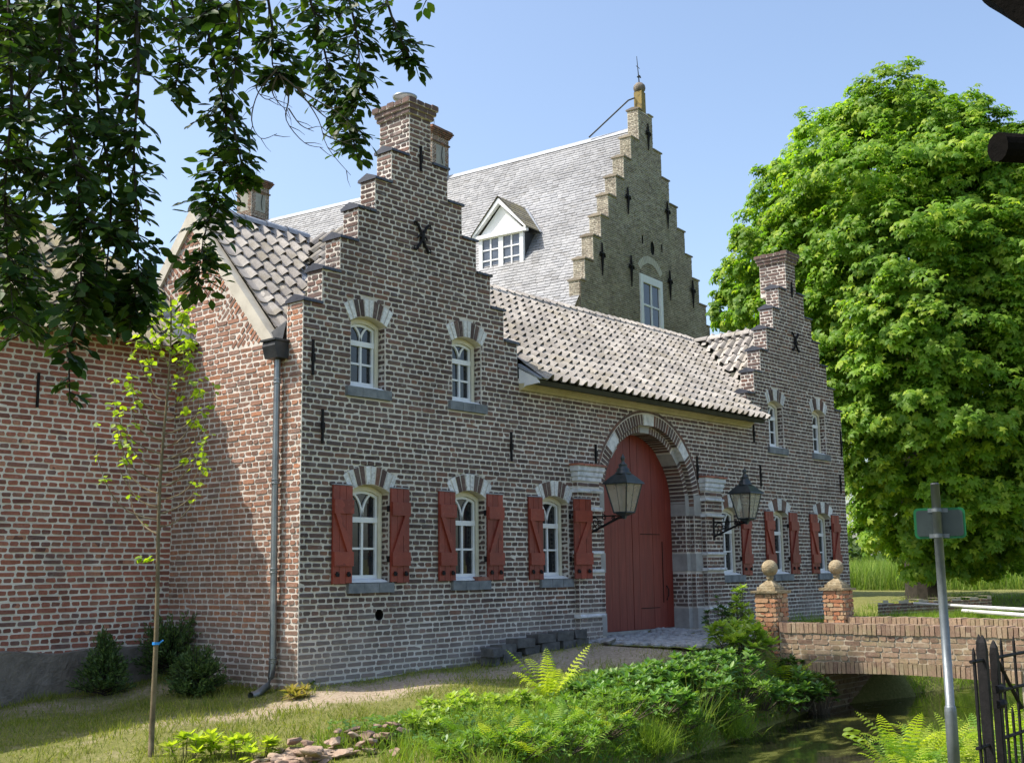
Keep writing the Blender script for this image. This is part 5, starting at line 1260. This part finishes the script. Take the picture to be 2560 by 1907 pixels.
for pts, wd_, den in ST:
    D0 = rng.uniform(6.3, 7.6); path = [np.array(at_dist(a*1.1542, b*1.1542, D0+rng.uniform(-.15, .15))) for a, b in pts]
    q = smooth(path); m.tube([tuple(p) for p in q], [.011-.009*i/(len(q)-1) for i in range(len(q))], 5, cap=False)
    if pts[0][1] < 0:
        top = path[0]; m.tube([tuple(hub), tuple((hub+top)/2+(0, 0, .35)), tuple(top)], [.05, .03, .012], 6, cap=False)
    sc_ = D0*1.1542/FPX; ln = sum(np.linalg.norm(b-a) for a, b in zip(path, path[1:])); n = int(den*ln*56*(wd_/50)**.8)
    for _ in range(n):
        t = rng.random()*(len(path)-1); i = int(t); p = path[i]*(1-t+i)+path[min(i+1, len(path)-1)]*(t-i)
        L = wd_*sc_*rng.uniform(.7, 1.9)*(1.0 if len(pts) < 3 else 1.0-.4*(t/(len(path)-1))); a = rng.uniform(0, 6.283)
        d = np.array([math.cos(a), math.sin(a), rng.uniform(-.75, .05)]); d /= np.linalg.norm(d); side = unit(np.cross(d, (rng.gauss(0, .35), rng.gauss(0, .35), 1.))); nn = np.cross(side, d)
        tw = [p + d*L*u + np.array([0, 0, -.22*L*u*u]) for u in (0, .35, .7, 1.)]
        m.tube([tuple(q) for q in tw], [.0045, .0035, .0025, .0012], 4, cap=False)
        k = max(4, int(L/.036))
        for j in range(k+1):
            u = .12+.88*j/k; q = p + d*L*u + np.array([0, 0, -.22*L*u*u]); sg = (1 if j % 2 else -1) if j < k else 0
            Pl.append(q + side*sg*.012); Al.append(d*.75 + side*sg*.85 + np.array([rng.gauss(0, .18), rng.gauss(0, .18), rng.gauss(-.22, .2)])); Nl_.append(nn + np.array([rng.gauss(0, .3)-.25*f_[0], rng.gauss(0, .3)-.25*f_[1], rng.gauss(0, .2)]))
for k_ in range(3):                                                         # heavier drooping boughs seen against the sky
    b = [[(150, -40), (160, 150), (170, 330), (185, 520), (215, 640)], [(170, 60), (90, 160), (20, 270)], [(300, -30), (290, 150), (240, 300), (200, 420)]][k_]
    q = smooth([at_dist(x*1.1542, y*1.1542, 6.9) for x, y in b]); m.tube([tuple(p) for p in q], [.022-.016*i/len(q) for i in range(len(q))], 6, cap=False)
BR_ = bpart(m.build('branches', 'bark_dark', BT))
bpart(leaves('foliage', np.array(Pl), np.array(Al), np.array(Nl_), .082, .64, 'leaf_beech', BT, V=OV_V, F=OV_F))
m = MB()
for b in ([(600, 150), (560, 200), (545, 260), (565, 300), (600, 290)], [(605, 160), (625, 210), (620, 260), (660, 310), (700, 320)], [(610, 165), (650, 200), (690, 260), (710, 320), (760, 380)], [(640, 190), (690, 220), (740, 250), (775, 290)], [(600, 165), (590, 200), (610, 230), (625, 235)], [(570, 165), (555, 190), (575, 215), (600, 210)], [(660, 215), (700, 250), (740, 280)], [(700, 290), (720, 300), (765, 315)], [(625, 235), (650, 270), (680, 285)]):
    q = smooth([at_dist(x*1.1542, y*1.1542, 6.7+.05*i) for i, (x, y) in enumerate(b)]); m.tube([tuple(p) for p in q], [.006-.0045*i/(len(q)-1) for i in range(len(q))], 4, cap=False)
    for i in range(3, len(q)-1, 3):
        v = unit(q[i+1]-q[i-1]); w = unit(np.cross(v, f_))*rng.choice((-1, 1)); m.tube([tuple(q[i]), tuple(q[i]+v*.05+w*.035), tuple(q[i]+v*.09+w*.05)], [.003, .002, .001], 4, cap=False)
bpart(m.build('bare_twigs', 'bark', BT))

# ---- sapling
P = on_ground(326*1.1542, 1640*1.1542); SX, SY, SZ = P[0], P[1], gz(P[0], P[1]); dS = math.hypot(SX-CAM[0], SY-CAM[1])
SA = thing('sapling', 'slender young tree with sparse yellow-green leaves in front of the barn', 'sapling', (SX, SY, SZ))
H_ = 940*1.1542/FPX*dS; sw2 = np.array([r_[0], r_[1], 0]); hh = lambda t: np.array(sw2*(.008*t*H_*math.sin(t*9)+t*.03)) + np.array([0, 0, H_*t])
tr = [tuple(hh(t)) for t in np.linspace(0, 1, 18)]; tr[0] = (0, 0, -.15)
MB().tube(tr, [.028-.021*t for t in np.linspace(0, 1, 18)], 9).build('trunk', 'bark_young', SA, True)
m = MB(); Pl, Al = [], []
for k in range(34):
    t = .47+.50*k/34; s_ = hh(t); sg = 1 if k % 2 else -1; L = (.95-.75*(t-.47)/.5)*rng.uniform(.7, 1.1); an = rng.uniform(-.8, .8)
    d = sw2*sg*math.cos(an)+np.array([f_[0], f_[1], 0])*math.sin(an)
    pts = [s_ + d*L*.64*(1-(1-u)**1.9) + np.array([0, 0, L*(.12*u+.85*u*u)]) + sw2*.012*math.sin(u*9+k) for u in np.linspace(0, 1, 9)]
    m.tube([tuple(p) for p in pts], [.0085*(1-u*.8) for u in np.linspace(0, 1, 9)], 5, cap=False)
    n = 4+int(3*t)+(3 if t > .8 else 0)
    for q in range(n):
        u = rng.choice((1., 1., .98, .95, .8, .62, .5, rng.uniform(.3, 1)))*7.99; i = int(u); p = pts[i]*(1-u+i)+pts[i+1]*(u-i)
        for _ in range(2): Pl.append(p+np.array([rng.gauss(0, .02), rng.gauss(0, .02), rng.gauss(0, .02)])); Al.append([rng.gauss(0, 1), rng.gauss(0, 1), -.5])
for q in range(80): t = rng.uniform(.86, 1.0); p = hh(t); Pl.append(p+np.array([rng.gauss(0, .08), rng.gauss(0, .08), rng.gauss(0, .04)])*(1.9-t)); Al.append([rng.gauss(0, 1), rng.gauss(0, 1), -.6])
for q in range(9): p = hh(.415); Pl.append(p-sw2*rng.uniform(.02, .16)+np.array([0, 0, rng.uniform(-.01, .04)])); Al.append(list(-sw2+np.array([rng.gauss(0, .4), rng.gauss(0, .4), -.5])))
m.build('branches', 'bark_young', SA); Pl = np.array(Pl); leaves('foliage', Pl, np.array(Al, float), np.array([[0, 0, 1.]])+rdir(len(Pl))*.6, .068, .9, 'leaf_sapling', SA, V=OV_V, F=OV_F)
p = hh(.235); MB().lathe([(.034, -.012), (.034, .012)], tuple(p), 10).tube([tuple(p+sw2*.03), tuple(p+sw2*.07+(0, 0, .03))], .008, 5).build('tree_tie', 'blue_tie', SA)

# ---- dwarf conifers by the barn
def conifer(px, py, hpx, wpx, label, cone):
    P = on_ground(px*1.1542, py*1.1542); x, y = P[0], min(P[1], 2.3); z = gz(x, y); d = math.hypot(x-CAM[0], y-CAM[1]); k = 1.1542/FPX*d; H, Rr = hpx*k, wpx*k/2
    T_ = thing('dwarf_conifer', label, 'shrub', (x, y, z), 0, 'dwarf conifers by the barn wall'); pl, al = [], []; m = MB()
    for i in range(120):
        a = rng.uniform(0, 6.283); t = rng.random()**1.1; rr = Rr*((1-t)**.8 if cone else math.sqrt(max(.05, 1-(t*.95)**2)))*rng.uniform(.75, 1.1)+.03; b = np.array([0, 0, H*t*.55]); e_ = np.array([rr*math.cos(a), rr*math.sin(a), H*(t*.85+.12)*rng.uniform(.9, 1.1)])
        m.tube([tuple(b), tuple((b+e_)/2+(0, 0, -.02)), tuple(e_)], [.008, .005, .003], 4, cap=False)
        for q in range(34):
            u = rng.uniform(.3, 1.05); p = b*(1-u)+e_*u; pl.append(p+np.array([rng.gauss(0, .018), rng.gauss(0, .018), rng.gauss(0, .018)])); v = (e_-b)/np.linalg.norm(e_-b); al.append(v*.8+np.array([rng.gauss(0, .6), rng.gauss(0, .6), rng.gauss(.25, .5)]))
    m.build('stems', 'bark_dark', T_); pl = np.array(pl); leaves('needles', pl, np.array(al), rdir(len(pl)), .062, .3, 'leaf_yew', T_)
conifer(222, 1508, 128, 112, 'dark conical dwarf conifer in the shade, leftmost of the three by the barn', True); conifer(328, 1470, 125, 130, 'dark bushy conifer in the corner behind the sapling', False); conifer(425, 1505, 88, 110, 'low spreading conifer with paler shoot tips near the drainpipe', False)

# ---- ferns
def frond(L, w, np_=17, curl=1.0):
    vs, fs = [], []; pts = []
    for t in np.linspace(0, 1, np_): pts.append(np.array([0, L*(t-.25*curl*t**3), L*(.95*t-.62*curl*t*t)]))
    for i in range(np_-1):
        p, q = pts[i], pts[i+1]; k = len(vs); r_0 = .006*(1-i/np_)
        vs += [(-r_0, p[1], p[2]), (r_0, p[1], p[2]), (r_0*.9, q[1], q[2]), (-r_0*.9, q[1], q[2])]; fs.append((k, k+1, k+2, k+3))
        t = i/(np_-1); wl2 = w*math.sin(math.pi*min(1, .12+t*.95))**.75
        if i < 1: continue
        d = (q-p)
        for sg in (-1, 1):
            k = len(vs); h = .42*np.linalg.norm(d)
            b = p; tip = p+np.array([sg*wl2, wl2*.28, -wl2*.18]); mid = p+np.array([sg*wl2*.55, wl2*.12, .012-wl2*.04]); f_2 = d/np.linalg.norm(d)*h
            vs += [tuple(b-f_2*.5), tuple(b+f_2*.5), tuple(mid+f_2*.55), tuple(mid-f_2*.55), tuple(tip)]; fs += [(k, k+3, k+2, k+1), (k+3, k+4, k+2, k+2)]
    return vs, [tuple(dict.fromkeys(f)) for f in fs]
FERNS = {}
def fern(x, y, L, n, mat, label, up=.12, group='ferns on the moat banks', w=.16, z=None):
    T_ = thing('fern', label, 'fern', (x, y, gz(x, y)-.02 if z is None else z), rng.uniform(0, 6), group)
    for k in range(3):
        if (mat, k, w) not in FERNS:
            vs, fs = frond(1.0, w, 18, .7+.35*k); FERNS[(mat, k, w)] = MB().add(vs, fs, rng.random()).mesh('frond', mat)
    for i in range(n):
        o = link(bpy.data.objects.new('frond', FERNS[(mat, i % 3, w)])); o.parent = T_; a = 6.283*i/n+rng.uniform(-.25, .25)
        o.rotation_mode = 'XYZ'; s_ = L*rng.uniform(.75, 1.1); o.scale = (s_, s_, s_); o.rotation_euler = (rng.uniform(.6, 1.1)*up, rng.uniform(-.15, .15), a); o.location = (.03*math.cos(a), .03*math.sin(a), 0)
    return T_
fx_, fy_ = on_ground(1192*1.1542, 1520*1.1542)[:2]
fern(fx_, fy_, .78, 15, 'leaf_fern_yellow', 'tall upright yellow-green fern standing alone above the bank plants', .42, None, .15)
def place(dx_, dy_, z=-.2):
    P = on_ground(dx_*1.1542, dy_*1.1542); return P[0], P[1]
FL = 'green fern among the low plants on the moat bank'
for dx_, dy_, L, mt in ((1010, 1600, .5, 'leaf_fern'), (1090, 1620, .5, 'leaf_fern_yellow'), (1180, 1600, .5, 'leaf_fern'), (1150, 1650, .55, 'leaf_fern_yellow'), (1260, 1630, .5, 'leaf_fern'), (1300, 1590, .5, 'leaf_fern_yellow'), (1070, 1570, .4, 'leaf_fern_yellow'), (1230, 1570, .45, 'leaf_fern'), (960, 1640, .4, 'leaf_fern'), (1340, 1640, .45, 'leaf_fern'), (1620, 1540, .5, 'leaf_fern'), (1560, 1560, .5, 'leaf_fern'), (1480, 1540, .5, 'leaf_fern')):
    x, y = place(dx_, dy_); fern(x, y, L, 11, mt, FL)
fern(5.95, -3.35, .75, 9, 'leaf_fern_yellow', 'yellow-green fern leaning out from the foot of the near bridge pier', .2, None)
NB = 'light green fern on the near bank below the sign post'
for dx_, dy_ in ((1935, 1675), (1965, 1660), (1990, 1680), (2030, 1645), (2060, 1665), (2095, 1640), (2130, 1660), (2010, 1690), (2170, 1645), (2200, 1665), (1960, 1710), (2120, 1690), (2230, 1640)):
    x, y = place(dx_, dy_, -.25); fern(x, y, rng.uniform(.5, .66), 10, 'leaf_fern_yellow' if rng.random() < .5 else 'leaf_fern', NB, .3, w=.13)

# ---- leafy shrubs
RV = np.array([(0, 0, 0), (-.5, .35, .03), (-.42, .72, 0), (0, 1, -.05), (.42, .72, 0), (.5, .35, .03), (0, .45, -.03)]); RF = np.array([(0, 6, 1), (1, 6, 2), (2, 6, 3), (3, 6, 4), (4, 6, 5), (5, 6, 0)])
def shrub(x, y, r_0, h, n, mat, label, leaf=.10, group=None, name='shrub', ratio=.38, z=None):
    z = gz(x, y) if z is None else z; T_ = thing(name, label, 'shrub', (x, y, z), 0, group); pl, al, nl = [], [], []; m = MB()
    for i in range(n):
        a, t = rng.uniform(0, 6.283), rng.random(); rr = r_0*math.sqrt(rng.random()); top = np.array([rr*math.cos(a), rr*math.sin(a), h*math.sqrt(max(.04, 1-(rr/r_0)**2*.85))*rng.uniform(.55, 1.08)])
        b = np.array([top[0]*.4, top[1]*.4, -.05]); m.tube([tuple(b), tuple((b+top)/2), tuple(top)], [.008, .006, .004], 4, cap=False)
        k = rng.randint(6, 9); a0 = rng.random()*6
        for lv, (q, el_) in enumerate(((k, .25), (k-2, .9), (4, -.2))):
            for j in range(q):
                an = a0+6.283*j/q+lv; pl.append(top-np.array([0, 0, .05*(lv == 2)])); al.append([math.cos(an), math.sin(an), el_+rng.gauss(0, .2)]); nl.append([rng.gauss(0, .25)-math.cos(an)*.3, rng.gauss(0, .25)-math.sin(an)*.3, 1])
    m.build('stems', 'bark', T_); leaves('foliage', np.array(pl), np.array(al, float), np.array(nl, float), leaf, ratio, mat, T_, V=RV, F=RF); return T_
GR = 'low leafy shrubs on the moat bank'; SL = 'low dark green leafy shrub on the moat bank below the path'
SHL = ['low dark green leafy shrub on the moat bank below the path', 'narrow-leaved green shrub on the moat bank nearer the water']
for dx_, dy_, r_0, h, n, kd in ((1300, 1520, .42, .22, 26, 0), (1350, 1500, .45, .24, 28, 0), (1400, 1490, .45, .26, 30, 0), (1460, 1480, .45, .28, 30, 0), (1520, 1470, .45, .34, 32, 0), (1580, 1470, .45, .4, 34, 0), (1420, 1540, .5, .28, 34, 0), (1340, 1550, .45, .24, 30, 1), (1500, 1520, .5, .32, 34, 0), (1590, 1520, .5, .38, 36, 1), (1560, 1555, .42, .3, 30, 1), (1640, 1530, .42, .36, 32, 0), (1460, 1575, .4, .22, 24, 1), (1290, 1590, .42, .24, 28, 1), (1210, 1620, .4, .22, 26, 1), (1120, 1630, .4, .2, 26, 1), (1040, 1640, .36, .2, 22, 1), (1690, 1540, .35, .34, 26, 0), (1250, 1555, .4, .22, 24, 1)):
    x, y = place(dx_, dy_); shrub(x, y, r_0, h, n, 'leaf_rhodo' if kd == 0 else 'leaf_bank', SHL[kd], .11 if kd == 0 else .09, GR, ratio=.38 if kd == 0 else .22)
shrub(5.5, -2.95, .45, .5, 34, 'leaf_rhodo_light', 'bright yellow-green broadleaf shrub left of the near bridge pier', .16)
shrub(6.1, -2.6, .18, .85, 20, 'leaf_rhodo_light', 'narrow upright light green shrub just behind the near bridge pier', .10)
shrub(6.3, -3.25, .34, .34, 40, 'leaf_ivy', 'ivy climbing round the foot of the near bridge pier', .07, ratio=.6, name='ivy')
shrub(6.3, -3.7, .3, .5, 36, 'leaf_ivy', 'dark ivy-clad bush hanging over the water at the bridge abutment', .085, ratio=.55, z=-.6)
shrub(5.8, -3.6, .38, .5, 36, 'leaf_rhodo', 'green leafy bush on the waterside just left of the bridge opening', .13, z=-.5)
shrub(8.0, -1.2, .35, .62, 34, 'leaf_ivy', 'dark green bush between the two bridge piers before the gatehouse wall', .08)
for k, (dx_, dy_) in enumerate(((940, 1560), (1000, 1545), (1060, 1550), (1130, 1545), (900, 1590))):
    x, y = place(dx_, dy_); shrub(x, y, .3, .22, 18, 'leaf_rhodo_light', 'small pale green leafy plant at the top of the bank left of the tall fern', .09, 'pale seedlings at the top of the bank')
for dx_, dy_ in ((470, 1640), (510, 1645), (400, 1650), (560, 1650)):
    x, y = place(dx_, dy_); shrub(x, y, .14, .26, 6, 'leaf_fern_yellow', 'small broadleaf weed on the grass between the sapling and the rubble', .11, 'weeds by the rubble')
x, y = place(640, 1512); shrub(x, y, .16, .1, 10, 'leaf_dry', 'withered low plant at the foot of the gatehouse corner', .12, ratio=.22)
x, y = place(660, 1490); shrub(x, y, .1, .1, 5, 'leaf_ivy', 'tiny dark weed in the corner by the drainpipe foot', .08)

# ---- grasses
GV = np.array([(-.5, 0, 0), (.5, 0, 0), (-.36, .5, .06), (.36, .5, .06), (0, 1, .26)]); GF = np.array([(0, 1, 3), (0, 3, 2), (2, 3, 4)])
def grass(name, P, length, width, mat, kind='stuff', lean=.5, parent=None):
    n = len(P); L = np.broadcast_to(length, n)*nr.uniform(.5, 1.3, n); ax = np.stack([nr.normal(0, lean, n), nr.normal(0, lean, n), np.ones(n)], 1); S = np.stack([np.broadcast_to(width, n)*np.ones(n), L, L], 1)
    X, Fc = inst(GV, GF, orient(ax, rdir(n)*[1, 1, .2]), P, S); return np_mesh(name, X, Fc, mat, np.repeat(nr.random(n), 5), parent, kind)
def field(x0, x1, y0, y1, n, keep):
    x = nr.uniform(x0, x1, n); y = nr.uniform(y0, y1, n); k = keep(x, y); x, y = x[k], y[k]; return np.stack([x, y, ground_z(x, y)-.005], 1)
def soil_at(x, y): return .95*np.exp(-((x-.6)/3.4)**2 - ((y+.6+.10*x)/.55)**2) + .85*np.exp(-((x-5.5)/2.6)**2 - ((y+1.4)/1.2)**2) + .25*np.exp(-((x+3.6)/1.5)**2 - ((y+1.3)/.5)**2) + .5*np.exp(-((x+2)/3)**2-((y-1.9)/.7)**2)
def clump(x, y): return .5+.5*np.sin(x*5.3+np.sin(y*4.1)*1.7)*np.sin(y*6.1+np.sin(x*3.7)*1.3)
lawn = lambda x, y: (nr.random(len(x)) < np.clip((1.0-soil_at(x, y)*1.05)*(.35+.75*clump(x, y)), .03, 1)) & (ground_z(x, y) > WATER+.02) & ~((y > -.02) & (x > -.02)) & ~(y > BY-.05) & ~((x > 5.3) & (y > -2.9))
_p = field(-7, 5.3, -5.5, 2.75, 125000, lawn)
tag(grass('short_grass', _p, .05+.10*clump(_p[:, 0]*.8+1, _p[:, 1]*.8)**2, .0075, 'leaf_grass'), 'short patchy yellowing grass before the barn and gatehouse', 'grass')
bank = lambda x, y: (ground_z(x, y) > WATER-.02) & (nr.random(len(x)) < .4+.6*clump(x*.6, y*.6)) & ~((x > 6.3) & (x < 9.2))
tag(grass('bank_grass', np.concatenate([field(-2, 6.4, -5.2, -2.6, 15000, lambda x, y: bank(x, y) & (ground_z(x, y) < .05)), field(9.15, 17, -6.0, -2.0, 40000, bank), field(9.15, 30, -6.5, 3, 20000, lambda x, y: bank(x, y) & ~((y > -.1) & (x < 15.6)))]), .22, .010, 'leaf_grass_bank', lean=.45), 'lush long grass on the far banks of the moat', 'grass')
tag(grass('near_bank_grass', field(-7, 9, -12, -6.0, 26000, lambda x, y: bank(x, y) & (y < np.interp(x, XS, YC)+.3) & (np.hypot(x-CAM[0], y-CAM[1]) > 2.5)), .2, .009, 'leaf_grass_bank', lean=.5), 'long grass on the near bank around the sign post', 'grass')
for (dx_, dy_, n, L, mt, lb) in ((1405, 1625, 900, .34, 'leaf_grass_bank', 'rounded bright grass tussock at the water edge'), (1500, 1600, 120, .75, 'leaf_reed', 'long arching sedge blades leaning over the water'), (1580, 1590, 700, .3, 'leaf_grass_bank', 'dark green grass tussock beside the bridge opening')):
    x, y = place(dx_, dy_, -.4); P = np.stack([x+nr.normal(0, .10, n), y+nr.normal(0, .10, n), np.full(n, gz(x, y)-.02)], 1)
    t = grass('grass_tussock', P, L, .009, mt, None, .75); tag(t, lb, 'grass tussock')
# ground cover under the shrubs
n = 9000; x = nr.uniform(-1.5, 6.3, n); y = nr.uniform(-5.0, -2.2, n); k = (ground_z(x, y) > WATER) & (y < -2.3-.25*np.sin(x*1.7)-.0*x) & (y < -1.4-.28*(6-x)*0-.6); x, y = x[k], y[k]; n = len(x)
Pg = np.stack([x, y, ground_z(x, y)+nr.uniform(.02, .12, n)], 1); an = nr.uniform(0, 6.283, n)
tag(leaves('ground_cover', Pg, np.stack([np.cos(an), np.sin(an), nr.normal(.2, .3, n)], 1), np.array([[0, 0, 1.]])+rdir(n)*.35, .075, .5, 'leaf_rhodo', None, 'stuff', RV, RF), 'leafy ground cover carpeting the moat bank', 'ground cover')
# fallen leaves and twigs on the bare soil
n = 900; x = nr.uniform(-5, 6, n); y = nr.uniform(-2.2, 2.6, n); k = ~((y > -.05) & (x > 0)); x, y = x[k], y[k]; n = len(x); an = nr.uniform(0, 6.283, n)
tag(leaves('leaf_litter', np.stack([x, y, ground_z(x, y)+.008], 1), np.stack([np.cos(an), np.sin(an), 0*an+.05], 1), np.array([[0, 0, 1.]])+rdir(n)*.3, .045, .5, 'leaf_dry', None, 'stuff'), 'dry leaves scattered on the bare soil', 'leaf litter')
# water lilies
for dx_, dy_, s_ in ((1845, 1582, .11), (1838, 1592, .08), (1852, 1598, .07), (1868, 1605, .06)):
    P = at_z(dx_*1.1542, dy_*1.1542, WATER); m = MB(); t = np.linspace(.2, 6.1, 14); m.add([(0, 0, .012)] + [(s_*math.cos(a), s_*math.sin(a), .012+.02*math.sin(a*2)) for a in t], [(0, i, i+1) for i in range(1, 14)], rng.random()); o = m.build('lily_pad', 'leaf_rhodo_light'); o.location = (P[0], P[1], WATER); tag(o, 'pale round lily pad floating on the dark moat water', 'lily pad', 'lily pads on the moat')
# reeds and far trees
n = 26000; th = nr.uniform(math.atan2(.25, .97), math.atan2(.44, .898), n); dd = nr.uniform(52, 74, n); x = CAM[0]+dd*np.cos(th); y = CAM[1]+dd*np.sin(th)
tag(grass('reed_bed', np.stack([x, y, ground_z(x, y)], 1), 1.15, .035, 'leaf_reed', lean=.2), 'tall bright green reeds in the meadow behind the big tree', 'reeds')
n = 9000; th = nr.uniform(math.atan2(.2, .98), math.atan2(.5, .86), n); dd = 150+nr.normal(0, 6, n); hz = nr.random(n)**.7*(3.0+2.0*np.sin(th*60)+1.2*np.sin(th*143+1)); x = CAM[0]+dd*np.cos(th); y = CAM[1]+dd*np.sin(th)
tag(leaves('far_wood', np.stack([x, y, .3+hz], 1), rdir(n), np.array([[0, 0, 1.]])+rdir(n)*.7, 1.1, .7, 'leaf_far', None, 'stuff'), 'dark line of distant trees on the horizon', 'wood')
